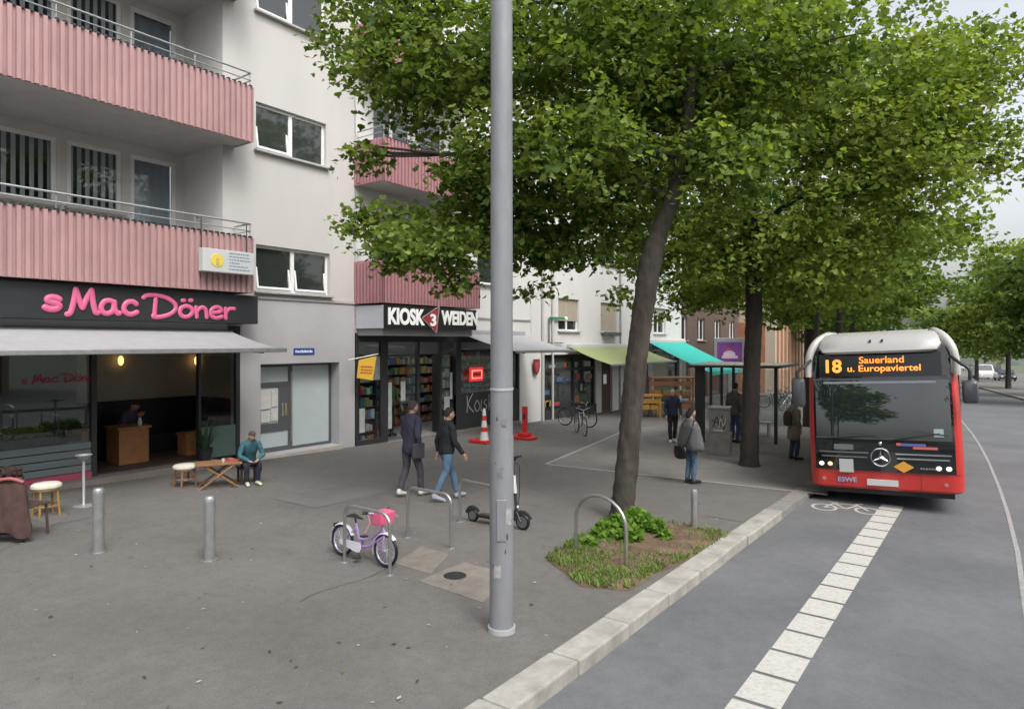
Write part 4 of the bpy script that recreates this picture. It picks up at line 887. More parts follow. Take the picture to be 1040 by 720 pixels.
# shield sign
q = onwall(545, 372, X0 + .12); mb = MB(); pts = [(-.26, .36), (.26, .36), (.27, 0), (.18, -.28), (0, -.44), (-.18, -.28), (-.27, 0)]
mb.wedge([(q.y + a_ * .8, q.z + b_ * .8) for a_, b_ in pts], 'x', q.x - .02, q.x + .02); sh = mb.build('shield_sign', mat('dark red shield', (.22, .02, .03), .5), label='dark red shield shaped sign on the white pier right of the lamp post', cat='sign', bevel=.01)
mb = MB(); mb.wedge([(q.y + a_ * .5, q.z + b_ * .5) for a_, b_ in pts], 'x', q.x + .021, q.x + .028); mb.build('shield_field', mat('lighter red', (.36, .07, .07), .5), sh)
awning('awning', 'lime green awning over the shop with bicycles', yw(575), 31.0, X0 + .03, 2.50, -12.5, 1.80, M_awng, arms=True, skew=.0)
awning('awning', 'turquoise awning of the greengrocer beside the bus shelter', 32.2, 37.3, X0 + .03, 2.72, -11.2, 1.22, M_awnt, val=.14, skew=.0)
# ------------------------------------------------------------------ further buildings
def far_building(label, ya, yb, X, h, m, seed, shopm=None, wn=None, endwall=True, zs=None):
    r = thing('apartment_building', label, 'building', (X, (ya + yb) / 2, gz(ya)), 0, None); ORIG[r.name] = tuple(r.location)
    mb = MB(); hol = []; n = max(2, int((yb - ya) / 2.6)); zb = gz(yb) - .5; z0 = gz(ya) + 3.6
    st = (yb - ya) / n
    k = z0
    while k + 1.6 < h:
        for i in range(n): hol.append((ya + (i + .28) * st, ya + (i + .72) * st, k, k + 1.45))
        k += 3.0
    sh = [(ya + (i + .12) * st, ya + (i + .88) * st, gz(yb) - .1, gz(ya) + 2.5) for i in range(n)]
    wallmesh(mb, X, ya, yb, zb, h, hol + sh, .2)
    mb.quad((X, ya, zb), (X - 9, ya, zb), (X - 9, ya, h), (X, ya, h)); mb.quad((X, yb, zb), (X - 9, yb, zb), (X - 9, yb, h), (X, yb, h)); mb.build('wall', m, r)
    for (a_, b_, c_, d_) in hol: window(r, X - .12, a_, b_, c_, d_, n=2, fr=.08)
    for (a_, b_, c_, d_) in sh: mb = MB(); mb.box(X - .18, X - .14, a_, b_, c_, d_); mb.build('shop_window', M_dglass, r)
    mb = MB(); mb.wedge([(X + .3, h + .002), (X - 9, h + .002), (X - 4.5, h + 3)], 'y', ya, yb); mb.build('roof', mat('dark roof tiles', (.10, .07, .06), .8), r)
    return r
far_building('dark brick building with shop windows behind the bus shelter', 37.4, 50, X0 - .6, 10, mat('dark brown brick', (.13, .09, .075), .9, var=.2, scale=4), 1)
# orange striped front
r = thing('apartment_building', 'building with orange and cream vertical stripes seen beyond the shelter roof', 'building', (X0, 56, gz(56))); ORIG[r.name] = tuple(r.location)
mb = MB(); wallmesh(mb, X0 + 2, 50.2, 64, -2.5, 11, [(51 + 2.6 * i, 52.6 + 2.6 * i, 4.6 + 3 * k, 6 + 3 * k) for i in range(5) for k in range(2)], .2); mb.quad((X0 + 2, 50.2, -2.5), (X0 - 8, 50.2, -2.5), (X0 - 8, 50.2, 11), (X0 + 2, 50.2, 11)); mb.build('wall', mat('cream wall', (.5, .43, .34), .9), r)
mb = MB()
for k in range(12): mb.box(X0 + 2.003, X0 + 2.06, 50.6 + k * 1.1, 51.1 + k * 1.1, -1.6, 4.2)
for k in range(5): mb.box(X0 - 5 + k * 1.4, X0 - 4.3 + k * 1.4, 50.12, 50.195, -1.6, 4.2)
mb.build('stripe', mat('orange stripe', (.36, .16, .085), .8, var=.1, scale=2), r)
for i in range(5):
    for k in range(2): window(r, X0 + 1.88, 51 + 2.6 * i, 52.6 + 2.6 * i, 4.6 + 3 * k, 6 + 3 * k)
mb = MB(); mb.wedge([(X0 + 2.3, 11.002), (X0 - 8, 11.002), (X0 - 3, 14)], 'y', 50.2, 64); mb.build('roof', mat('dark roof tiles', (.10, .07, .06), .8), r)
far_building('cream building far down the left side of the street', 64.3, 82, X0 - .2, 11, mat('cream wall', (.5, .43, .34), .9), 2)
far_building('grey building farthest down the left side', 82.3, 104, X0 - 3, 12, mat('grey render', (.36, .36, .37), .9, var=.1, scale=1), 3)

for (X_, ya, yb, h_, m_, lab) in ((17, -26, -6, 14, M_wall, 'unseen pale building added behind the viewpoint for reflections'), (17, -5, 14, 12, mat('ochre render', (.42, .36, .27), .9), 'unseen ochre building added directly across the road for reflections')):
    rr_ = far_building(lab, ya, yb, X_, h_, m_, 9); rr_.rotation_euler = (0, 0, math.pi)  # unseen buildings, added so the bus windscreen has something to mirror
trk = [(9.5, -7 , gz(-7) + h_) for h_ in (0, 2, 4, 6, 8)]  # unseen tree, added out of view for glass to reflect
tree('deciduous_tree', 'unseen tree added across the road behind the viewpoint for reflections', trk, [.26, .22, .2, .16, .1], [((9.5 + dx_, -7 + dy_, z_), 2.0, 1.5) for dx_, dy_, z_ in ((0, 0, 8), (-2, 1, 6), (2, -1, 6.5), (-1, -2.4, 5.6), (1.5, 2.5, 6), (-2.5, -1, 8), (0, 1, 9.5))], .8, .26, M_leaf, M_barkd, 91, group='trees across the road', clump=.6)

for k, (x_, y_) in enumerate(((-5.6, -7), (-5.4, -17))):  # unseen trees placed to give the bus windscreen a dark reflection
    trk = [(x_, y_ , gz(y_) + h_) for h_ in (0, 2, 4, 6, 8)]
    tree('deciduous_tree', ('unseen tree added just behind the viewpoint for the windscreen reflection', 'second unseen tree added behind the viewpoint for the windscreen reflection')[k], trk, [.26, .22, .2, .16, .1], [((x_ + dx_, y_ + dy_, z_), 1.9, 1.4) for dx_, dy_, z_ in ((0, 0, 8), (-2, 1, 6), (2, -1, 6.5), (-1, -2.4, 5.6), (1.5, .8, 6), (-2.5, -1, 8), (1, 1, 9))], .9, .26, M_leaf, M_barkd, 95 + k, clump=.6)
# ------------------------------------------------------------------ lamp post
q = onground(509.5, 640)
lp = thing('lamp_post', 'tall grey painted steel lamp post in the foreground, scuffed near its base', 'lamp post', tuple(q)); ORIG[lp.name] = tuple(q)
mb = MB(); mb.tube([(q.x, q.y, q.z - .1), (q.x, q.y, q.z + 1.9), (q.x, q.y, q.z + 1.9), (q.x, q.y, q.z + 6), (q.x, q.y, q.z + 9.5)], [.118, .116, .110, .105, .08], 28); mb.build('pole', M_lamp, lp, smooth=True, autos=60)
mb = MB(); zz = CAMP.z - (395 - 348) / FOC * depth_of(q); mb.tube([(q.x, q.y, zz - .012), (q.x, q.y, zz + .012)], .116, 28); mb.tube([(q.x, q.y, q.z + .0), (q.x, q.y, q.z + .05)], .135, 28); mb.build('collar', mat('pale steel band', (.50, .51, .52), .5, .3), lp, smooth=True)
mb = MB(); T = Matrix.Translation((q.x, q.y, q.z + 1.1)) @ Matrix.Rotation(TH, 4, 'Z'); mb.box(-.045, .045, -.124, -.10, -.2, .2, T=T); mb.build('inspection_door', M_lamp, lp, bevel=.006)
mb = MB(); mb.tube([(q.x, q.y, q.z + 9.4), (q.x + .5, q.y + .1, q.z + 9.8), (q.x + 2, q.y + .2, q.z + 9.9)], .04, 10, sub=4); mb.box(q.x + 1.9, q.x + 2.7, q.y + .05, q.y + .35, q.z + 9.82, q.z + 9.98); mb.build('lamp_head', M_lamp, lp, smooth=True)
mb = MB()
for px, py, s_ in ((505, 425, .012), (515, 545, .02), (503, 470, .01), (513, 560, .016), (500, 575, .014)):
    c_ = atdepth(px, py, depth_of(q) - .1); dd = Vector((c_.x - q.x, c_.y - q.y, 0)).normalized(); mb.ball((q.x + dd.x * .113, q.y + dd.y * .113, c_.z), s_ * .6, s_ * .6, s_ * 1.8, 7, 5)
mb.build('rust_spot', mat('rust spot', (.09, .075, .065), .9), lp, kind='stuff')
rgp = random.Random(15)
for k, (zz_, h_, a0_, w_) in enumerate(((1.05, .16, -60, 40), (1.5, .10, -95, 30), (.55, .12, -110, 36), (2.0, .07, -70, 22))):
    m = MB(); n_ = 8; vs = []
    for i in range(n_ + 1):
        a_ = R(a0_ + w_ * i / n_) + TH * .5
        for s_ in (0, 1): vs.append((q.x + .1195 * math.cos(a_), q.y + .1195 * math.sin(a_), q.z + zz_ + s_ * h_ + rgp.uniform(-.012, .012)))
    m.add(vs, [(2 * i, 2 * i + 2, 2 * i + 3, 2 * i + 1) for i in range(n_)]); m.build('sticker_remnant', mat('torn paper %d' % (k % 2), ((.34, .345, .35), (.19, .195, .2))[k % 2], .85, var=.3, scale=30), lp)
# ------------------------------------------------------------------ bollards
def bollard(px, py, label, h, r=.065):
    q = onground(px, py); mb = MB(); mb.lathe([(r + .03, 0), (r + .03, .012), (r, .014), (r, h - .10), (r * 1.01, h - .10), (r * 1.01, h - .085), (r, h - .085), (r, h - .03), (r * .8, h - .006), (0, h)], tuple(q), 22)
    return mb.build('bollard', M_galv, smooth=True, autos=50, label=label, cat='bollard', group='steel bollards on the pavement')
bollard(100, 561, 'grey steel bollard in front of the pale blue boards and standing ashtray', .86, .07)
bollard(213, 569, 'grey steel bollard in front of the folding table and seated person', .83, .07)
bollard(705, 537, 'slim grey bollard standing in the bare soil next to the kerb', .62, .05)
# ------------------------------------------------------------------ cycle stands
def stand(pa, pb, h, label, rc=.16, arch=False, tilt=0):
    A = onground(*pa); B = onground(*pb); d = (B - A); d.z = 0; L = d.length; d.normalize()
    o = thing('bicycle_stand', label, 'bicycle stand', tuple(A), 0, 'steel cycle stands'); ORIG[o.name] = tuple(A)
    pts = [(0, -.05)]; 
    if arch:
        for k in range(0, 13): t = math.pi * k / 12; pts.append((L / 2 - L / 2 * math.cos(t) * (1 if math.sin(t) < .99 else 1), h - L * .42 + math.sin(t) * L * .42))
    else:
        for k in range(7): t = R(180 - 15 * k); pts.append((rc + rc * math.cos(t), h - rc + rc * math.sin(t)))
        for k in range(7): t = R(90 - 15 * k); pts.append((L - rc + rc * math.cos(t), h - rc + rc * math.sin(t)))
    pts.append((L, -.05))
    m = MB(); m.tube([(A.x + d.x * u, A.y + d.y * u, A.z + (B.z - A.z) * u / L + v) for u, v in pts], .022, 12); m.build('hoop', M_galv2, o, smooth=True, autos=60)
    for p_ in (A, B): m = MB(); m.lathe([(.055, 0), (.055, .008), (.03, .012)], tuple(p_), 16); m.build('base_plate', M_galv, o, smooth=True)
    return o
stand((350, 571), (396, 584), .74, 'steel hoop with the lilac bicycle leaning through it')
stand((414, 546), (458, 557), .74, 'middle steel hoop, empty, between the bicycle and the lamp post', .13)
stand((467, 530), (510, 542), .68, 'farthest steel hoop, partly behind the lamp post', .10)
stand((585, 563), (636, 579), .86, 'rounded steel arch standing in the grass by the shrub', arch=True)

# ------------------------------------------------------------------ bicycles
def bicycle(name, label, A, B, wr, M, cat='bicycle', child=False, group=None, lean=0.0, spokes=14):
    """A, B ground contact points of rear and front wheels"""
    A, B = Vector(A), Vector(B); d = B - A; L = math.hypot(d.x, d.y); ang = math.atan2(d.y, d.x)
    root = thing(name, label, cat, tuple(A), ang, group)
    LT = Matrix.Rotation(lean, 4, 'X')
    def bd(m, nm, mt, parent=root, **k): m.xf(LT); return m.build(nm, mt, parent, world=False, smooth=True, **k)
    fork_top = Vector((L - .30 * wr * 2 * .62, 0, wr * 2.35)); bb = Vector((L * .43, 0, wr * .85)); seat_t = Vector((L * .30, 0, wr * 2.25)); head_b = fork_top + Vector((.05, 0, -wr * .45))
    f = MB(); tb = .016 if not child else .017
    f.tube([bb, seat_t], tb, 8); f.tube([fork_top, head_b], tb * 1.25, 8)
    if child: f.tube([head_b, bb.lerp(head_b, .45) + Vector((0, 0, -.04)), bb], tb * 1.3, 8, sub=4); f.tube([fork_top + Vector((0, 0, -.03)), bb.lerp(fork_top, .4) + Vector((0, 0, .0)), bb + Vector((-.03, 0, .1))], tb, 8, sub=4)
    else: f.tube([head_b, bb], tb * 1.1, 8); f.tube([fork_top, seat_t.lerp(bb, .12)], tb, 8)
    for s_ in (-.045, .045): f.tube([bb, Vector((0, s_, wr))], .009, 6); f.tube([seat_t.lerp(bb, .2), Vector((0, s_, wr))], .008, 6)
    bd(f, 'frame', M['frame'])
    f = MB()
    for s_ in (-.045, .045): f.tube([head_b, head_b + Vector((.02, s_, -.05)), Vector((L, s_, wr))], .011, 6)
    bd(f, 'fork', M['frame2'])
    for i, x in enumerate((0, L)):
        w_ = MB(); w_.ring((x, 0, wr), wr - .018, .020, 'y', 32, 8); tyre = bd(w_, 'wheel', M['tyre'])
        w_ = MB(); w_.ring((x, 0, wr), wr - .045, .010, 'y', 32, 6); 
        for k in range(spokes): a = 2 * math.pi * k / spokes; w_.tube([(x, 0, wr), (x + (wr - .045) * math.cos(a), 0, wr + (wr - .045) * math.sin(a))], .0022, 4)
        w_.tube([(x, -.04, wr), (x, .04, wr)], .016, 8); bd(w_, 'rim', M['rim'], tyre)
        if M.get('fender'):
            g = MB(); a0, a1 = (25, 190) if i == 0 else (45, 200)
            n = 14; rings = []
            for k in range(n + 1):
                a = R(a0 + (a1 - a0) * k / n); 
                rings.append([Vector((x + rr_ * math.cos(a), yy_, wr + rr_ * math.sin(a))) for yy_, rr_ in ((-.030, wr + .002), (-.02, wr + .018), (0, wr + .024), (.02, wr + .018), (.030, wr + .002), (.0, wr + .014))])
            g.loft(rings); bd(g, 'mudguard', M['fender'])
    c = MB(); c.ring((bb.x, -.045, bb.z), .06 if child else .085, .006, 'y', 18, 6); c.tube([bb + Vector((0, -.05, 0)), bb + Vector((.05, -.06, -.11))], .008, 6); c.tube([bb + Vector((0, .05, 0)), bb + Vector((-.05, .06, .11))], .008, 6)
    for e, s_ in ((Vector((.05, -.10, -.11)), -1), (Vector((-.05, .10, .11)), 1)): T = Matrix.Translation(bb + e); c.box(-.035, .035, -.04, .04, -.010, .010, T=T)
    bd(c, 'crank', M_dark)
    if child: c = MB(); c.loft([[Vector((x_, -.062 + t_, z_)) for x_, z_ in ((bb.x + .07, bb.z), (bb.x + .05, bb.z + .06), (bb.x - .02, bb.z + .07), (.02, wr + .03), (.0, wr), (.02, wr - .03), (bb.x, bb.z - .06), (bb.x + .05, bb.z - .05))] for t_ in (0, .012)]); bd(c, 'chain_guard', M['fender'])
    c = MB(); st_ = seat_t + (seat_t - bb).normalized() * (.06 if child else .15); c.tube([seat_t, st_], .011, 6); c.tube([st_ + Vector((-.12, 0, .015)), st_ + Vector((-.06, 0, .03)), st_ + Vector((.04, 0, .02)), st_ + Vector((.13, 0, .015))], [.05, .075, .04, .02], 10, flat=.35, sub=3); bd(c, 'saddle', M_black)
    hb = fork_top + Vector((-.03, 0, .12 if child else .08)); c = MB(); c.tube([fork_top, hb], .012, 8); hw = .2 if child else .28
    c.tube([hb + Vector((-.08, -hw, .07)), hb + Vector((-.02, -hw * .6, .06)), hb, hb + Vector((-.02, hw * .6, .06)), hb + Vector((-.08, hw, .07))], .010, 8, sub=4); h_ = bd(c, 'handlebar', M['rim'])
    for s_ in (-1, 1): c = MB(); c.tube([hb + Vector((-.06, s_ * hw * .85, .068)), hb + Vector((-.11, s_ * hw * 1.15, .07))], .018, 8); bd(c, 'grip', M_black, h_)
    return root, hb, bd
A = onground(347, 564); B = onground(391, 576)
lil = mat('lilac paint', (.40, .26, .56), .35, coat=.5); whp = mat('white plastic guard', (.66, .66, .72), .35)
bk, hb, bd = bicycle('childrens_bicycle', 'small lilac childrens bicycle with a pink bag and white mudguards, leaning in a steel hoop', A, B, .205, dict(frame=lil, frame2=lil, tyre=M_black, rim=mat('lilac rim', (.50, .48, .62), .35, .3), fender=whp), 'bicycle', True, None, R(-4))
c = MB(); c.loft([[Vector((hb.x + x_ * .1 + ox, y_, hb.z + z_)) for x_, z_ in ((-.3, -.09), (1.2, -.09), (1.5, .08), (-.5, .08))] for y_, ox in ((-.12, 0), (.12, 0))]); c.xf(Matrix.Translation((-.02, 0, .01))); bd(c, 'handlebar_bag', mat('pink bag', (.78, .13, .26), .5), bevel=.015)
c = MB()
for s_ in (-1, 1): c.tube([(hb.x - .05, s_ * .19, hb.z + .07), (hb.x + .05, s_ * .24, hb.z - .02), (hb.x + .02, s_ * .28, hb.z - .14)], .004, 5)
bd(c, 'streamer', mat('pink streamer', (.8, .2, .4), .5))
c = MB(); c.box(-.16, -.13, -.03, .03, .36, .41); bd(c, 'reflector', M_dark)
# adult bicycles in front of the third building and beyond the shelter
dk = dict(frame=mat('dark bicycle paint', (.05, .06, .08), .4), frame2=M_dark, tyre=M_black, rim=M_galv2, fender=None); sv = dict(frame=mat('silver bicycle paint', (.5, .5, .52), .35, .5), frame2=M_galv2, tyre=M_black, rim=M_galv2, fender=None)
for (pa, pb, mt, lab) in (((574, 432), (597, 434), dk, 'dark bicycle parked before the display window under the green awning'), ((586, 439), (594, 443), sv, 'silver bicycle with a child seat parked nearer the pavement under the green awning')):
    a_, b_ = onground(*pa), onground(*pb); d_ = (b_ - a_); d_.z = 0; d_.normalize(); bicycle('bicycle', lab, a_, a_ + d_ * 1.05, .33, mt, group='bicycles by the green awning')
for i, (px, py, lab) in enumerate(((776, 414, 'bicycle parked left of the thin shelter post in the distance'), (795, 417, 'light bicycle parked right of the thin shelter post in the distance'), (803, 410, 'bicycle half hidden by the bus mirror in the distance'))):
    a_ = onground(px, py); bicycle('bicycle', lab, a_, a_ + Vector((math.cos(i + .3), math.sin(i + .3) * .6, 0)).normalized() * 1.05, .33, sv if i != 0 else dk, group='bicycles parked beyond the shelter', spokes=8)
# ------------------------------------------------------------------ e-scooter
a_, b_ = onground(496, 532), onground(531, 538); d_ = b_ - a_; d_.z = 0; d_.normalize(); ang = math.atan2(d_.y, d_.x) 
es = thing('electric_scooter', 'black electric scooter with a white stem band standing beside the lamp post', 'scooter', tuple(b_), ang)
def eb(m, nm, mt, p=es, **k): return m.build(nm, mt, p, world=False, smooth=True, **k)
Ls = .92
m = MB(); m.box(-Ls + .12, -.16, -.085, .085, .10, .15); eb(m, 'deck', M_black, bevel=.02)
for x, r_, w_ in ((0, .125, .028), (-Ls, .105, .025)):
    m = MB(); m.ring((x, 0, r_), r_ - w_, w_, 'y', 24, 10); ww = eb(m, 'wheel', M_black)
    m = MB(); m.tube([(x, -.03, r_), (x, .03, r_)], r_ - w_ - .01, 16); eb(m, 'rim', mat('grey wheel hub', (.16, .17, .18), .4, .5), ww)
    m = MB(); m.ring((x, 0, r_), r_ + .018, .035, 'y', 14, 8, a0=20 if x == 0 else 30, a1=150 if x == 0 else 170, flat=.3); eb(m, 'mudguard', M_dark)
m = MB(); m.tube([(-.18, 0, .13), (-.13, 0, .26), (-.12, 0, .30)], .032, 10, sub=3); m.tube([(-.12, 0, .28), (-.015, .045, .13)], .016, 8); m.tube([(-.12, 0, .28), (-.015, -.045, .13)], .016, 8); m.tube([(-.11, 0, .28), (-.19, 0, 1.05)], .025, 12); eb(m, 'stem', M_dark)
m = MB(); m.tube([(-.138, 0, .55), (-.165, 0, .82)], .031, 12); eb(m, 'stem_band', mat('white band', (.62, .64, .62), .5), None or es)
m = MB(); m.tube([(-.19, -.22, 1.08), (-.18, 0, 1.06), (-.19, .22, 1.08)], .014, 8); m.box(-.22, -.15, -.06, .06, 1.04, 1.11); hb_ = eb(m, 'handlebar', M_black)
for s_ in (-1, 1): m = MB(); m.tube([(-.19, s_ * .14, 1.077), (-.19, s_ * .25, 1.08)], .02, 8); eb(m, 'grip', M_black, hb_); 
m = MB(); m.tube([(-.16, .02, 1.0), (-.08, .03, .95), (-.08, .02, .45), (-.11, 0, .34)], .006, 6, sub=4); eb(m, 'cable', M_black)
m = MB(); m.ball((-.09, 0, .34), .02, .025, .025, 8, 6); eb(m, 'headlight', mat('lens', (.5, .6, .55), .2))

# ------------------------------------------------------------------ bus
a_ = onground(823, 508, -.1); BW = 2.52
bus = thing('city_bus', 'red city bus with a grey white roof fairing and amber display, standing at the stop', 'bus', (a_.x + BW / 2, a_.y + .1, gz(a_.y) - .03), R(3)); bus.scale = (1, 1, 1.035); bus.rotation_euler = (R(-1.1), R(-2.6), R(3))
red = mat('red bus paint', (.52, .035, .028), .32, coat=.5); wht = mat('pale grey bus paint', (.50, .50, .47), .35, coat=.5); bglass = mat('bus black glass', (.010, .012, .014), .03, spec=.6, coat=.3)
def bb_(m, nm, mt, p=bus, **k): return m.build(nm, mt, p, world=False, **k)
def front_y(z): return 0.0 if z < .9 else .0 + max(0, z - .9) ** 1.6 * .085
def bring(z, hw, yf, yb, rc=.22, n=6):
    pts = []
    for cx_, cy_, a0 in ((-hw + rc, yf + rc, 180), (hw - rc, yf + rc, 270), (hw - rc * .5, yb - rc * .5, 0), (-hw + rc * .5, yb - rc * .5, 90)):
        r_ = rc if cy_ < 3 else rc * .5
        for k in range(n + 1): a = R(a0 + 90 * k / n); pts.append(Vector((cx_ + r_ * math.cos(a), cy_ + r_ * math.sin(a), z)))
    return pts
HB = BW / 2; BL = 12.1
m = MB(); m.loft([bring(z, HB - e, front_y(z) + e2, BL) for z, e, e2 in ((.26, .05, .05), (.30, .01, .01), (.45, 0, 0), (.9, 0, 0), (1.3, 0, 0), (1.8, .008, 0), (2.33, .02, 0))]); bb_(m, 'body', red, smooth=True)
m = MB(); m.loft([bring(z, HB - e, front_y(z) + e2, BL) for z, e, e2 in ((2.332, .02, 0), (2.6, .035, 0), (2.8, .08, .03), (2.92, .17, .10), (2.98, .3, .25))]); bb_(m, 'roof', wht, smooth=True)
# front mask: black panel, curved in plan like the body
def fpatch(x0, x1, z0, z1, off, thick=.02, nx=10, nz=6, bulge=.05, shape=None):
    m = MB(); F_, Bk = [], []
    for j in range(nz + 1):
        for i in range(nx + 1):
            x = x0 + (x1 - x0) * i / nx; z = z0 + (z1 - z0) * j / nz
            if shape: x, z = shape(x, z, i / nx, j / nz)
            y = front_y(z) - off + max(0, abs(x) - (HB - .30)) ** 2 * 1.2
            F_.append((x, y, z)); Bk.append((x, y + thick, z))
    W_ = nx + 1; L_ = len(F_)
    fs = [(j * W_ + i, j * W_ + i + 1, (j + 1) * W_ + i + 1, (j + 1) * W_ + i) for j in range(nz) for i in range(nx)]
    m.add(F_ + Bk, fs + [tuple(L_ + q for q in f[::-1]) for f in fs] + [(i, L_ + i, L_ + i + 1, i + 1) for i in range(nx)] + [(nz * W_ + i, nz * W_ + i + 1, L_ + nz * W_ + i + 1, L_ + nz * W_ + i) for i in range(nx)] + [(j * W_, (j + 1) * W_, L_ + (j + 1) * W_, L_ + j * W_) for j in range(nz)] + [(j * W_ + nx, L_ + j * W_ + nx, L_ + (j + 1) * W_ + nx, (j + 1) * W_ + nx) for j in range(nz)])
    return m
m = fpatch(-1.14, 1.14, .60, 2.80, .035, .08, nz=14); mask = bb_(m, 'front_mask', bglass, smooth=True)
m = fpatch(-1.10, 1.10, 1.20, 2.24, .052, .012, nz=10); wsm = mat('windscreen glass', (.012, .018, .020), .02, spec=.9, coat=.6); ws = bb_(m, 'windscreen', wsm, smooth=True)
m = fpatch(-1.12, 1.12, 2.235, 2.27, .062, .02, nz=1); m2 = fpatch(-1.11, 1.11, 1.17, 1.20, .058, .02, nz=1); m.add(m2.v, m2.f); bb_(m, 'seal', mat('dark grey seal', (.06, .065, .07), .5), ws)
m = fpatch(-.95, .90, 2.17, 2.21, .06, .01, nz=1); bb_(m, 'sun_blind', mat('grey tint strip', (.20, .22, .24), .5), ws)
# interior hints behind the screen: sticker, driver's partition
m = fpatch(.83, .98, 1.24, 1.38, .060, .004, nx=2, nz=2); bb_(m, 'sticker', mat('pale sticker', (.35, .45, .45), .6), ws)
# destination display
dsp = bb_(fpatch(-1.02, 1.00, 2.30, 2.72, .045, .012, nz=4), 'destination_display', mat('display glass', (.006, .006, .007), .15), bus, smooth=True)
amber = mat('amber led', (.9, .35, .05), .5, emit=(1, .25, .02), estr=1.25)
def bus_text(body, x0, x1, z, h, off, bold=.02, m_=amber, p=dsp, nm='lettering', depth=.004):
    t = text_mb(body, 1, Matrix(), depth, bold); xs = [v[0] for v in t.v]; ys_ = [v[1] for v in t.v]
    def f(v):
        x = x0 + (v[0] - min(xs)) / (max(xs) - min(xs)) * (x1 - x0); zz_ = z + (v[1] - (max(ys_) + min(ys_)) / 2) * h / (max(ys_) - min(ys_)); return (x, front_y(zz_) - off - v[2] + max(0, abs(x) - (HB - .30)) ** 2 * 1.2, zz_)
    t.v = [f(v) for v in t.v]; return t.build(nm, m_, p, world=False)
bus_text('18', -.90, -.62, 2.50, .25, .055, .03); bus_text('Sauerland', -.32, .42, 2.60, .125, .055, .012); bus_text('u. Europaviertel', -.52, .68, 2.43, .15, .055, .012)
# fairing above the display
def fshape(x, z, u, v): 
    k = 1 - .16 * v - (.17 * max(0, .28 - v) / .28); return (x * k, z)
m = MB(); rings = []
for v, z, y, hwid in ((0, 2.72, .11, .86), (.1, 2.76, .085, .96), (.35, 2.86, .13, 1.02), (.7, 3.00, .24, .98), (.9, 3.08, .36, .92), (1, 3.11, .55, .86)):
    rings.append([Vector((-hwid, y + .02, z)), Vector((-hwid * .97, y - .01, z)), Vector((-hwid * .6, y - .03, z)), Vector((0, y - .04, z)), Vector((hwid * .6, y - .03, z)), Vector((hwid * .97, y - .01, z)), Vector((hwid, y + .02, z)), Vector((hwid, 2.6, z)), Vector((-hwid, 2.6, z))])
m.loft(rings); bb_(m, 'roof_fairing', mat('light grey fairing', (.40, .40, .395), .4, coat=.3), smooth=True, autos=50)
m = MB(); m.box(-.13, -.10, .11, .2, 2.93, 2.97); m.box(.07, .10, .11, .2, 2.93, 2.97); bb_(m, 'fairing_latch', M_black)
# curved white horns beside the fairing
for s_ in (-1, 1):
    m = MB(); m.tube([(s_ * (HB - .03), .16, 2.30), (s_ * (HB - .04), .17, 2.55), (s_ * (HB - .09), .20, 2.78), (s_ * (HB - .20), .32, 2.97), (s_ * (HB - .34), .62, 3.09), (s_ * (HB - .40), 1.3, 3.12)], [.06, .065, .075, .075, .07, .06], 10, sub=4); bb_(m, 'corner_pillar', wht, smooth=True)
m = MB(); m.box(-1.0, 1.0, 2.4, 9.5, 2.96, 3.20); bb_(m, 'roof_pod', wht, bevel=.08)
# lower mask: trim lines, emblem, lamps, plate, stickers
chrome = mat('chrome', (.75, .76, .78), .12, 1.0)
for z, x0, x1 in ((.925, .22, 1.08), (.845, .24, 1.05), (.925, -1.06, -.22), (.845, -1.02, -.24)):
    m = fpatch(x0, x1, z - .012, z + .012, .062, .03, nx=6, nz=1); bb_(m, 'trim_strip', chrome if x0 > 0 else mat('dull trim', (.25, .26, .27), .3, .8), mask)
m = MB(); m.ring((-.02, -.085, .86), .155, .014, 'y', 32, 8)
for k in range(3):
    a = R(90 + 120 * k); t = Vector((math.cos(a), 0, math.sin(a))); n_ = Vector((-math.sin(a), 0, math.cos(a))); c_ = Vector((-.02, -.085, .86))
    pts = [c_ + t * .15, c_ + n_ * .030, c_ - n_ * .030]; hi = c_ + Vector((0, -.03, 0)); m.add([*pts, hi, c_ + Vector((0, .02, 0))], [(0, 1, 3), (0, 3, 2), (0, 4, 1), (0, 2, 4), (1, 2, 3), (1, 4, 2)])
bb_(m, 'star_emblem', chrome, mask)
m = MB(); m.ball((-.02, -.06, 1.10), .035, .02, .035, 10, 8); bb_(m, 'badge', chrome, mask, smooth=True)
for x in (-1.03, -.88, .88, 1.03):
    m = MB(); m.ball((x, -.045 + max(0, abs(x) - (HB - .30)) ** 2 * 1.2, .70), .045, .02, .04, 12, 8); bb_(m, 'headlight', mat('headlight lens', (.8, .8, .72), .2, emit=(1, .93, .75) if x != -.88 else (1, .7, .3), estr=.9) if x != -.88 else mat('amber lens', (.8, .5, .3), .2, emit=(1, .7, .4), estr=.7), mask, smooth=True)
m = fpatch(-.72, -.48, .56, .80, .058, .01, nx=2, nz=2); bb_(m, 'notice_plate', mat('grey white notice', (.45, .46, .45), .6), mask)
m = fpatch(-.80, -.47, .97, 1.07, .058, .01, nx=2, nz=2); bb_(m, 'ticket_panel', mat('dull panel', (.13, .14, .15), .6), mask)
m = MB(); m.wedge([(.18, .70), (.34, .60), (.50, .70), (.34, .80)], 'y', -.062, -.045); bb_(m, 'diamond_label', mat('orange diamond', (.70, .33, .04), .5), mask)
m = MB(); rg = random.Random(6); x = .60
while x < .92: m.box(x, x + .03, -.056, -.046, .675, .70); x += .042
bb_(m, 'model_lettering', M_galv2, mask)
m = fpatch(.26, .70, 1.07, 1.115, .058, .008, nx=3, nz=1); bb_(m, 'blue_sticker', mat('blue sticker', (.10, .12, .40), .5), mask)
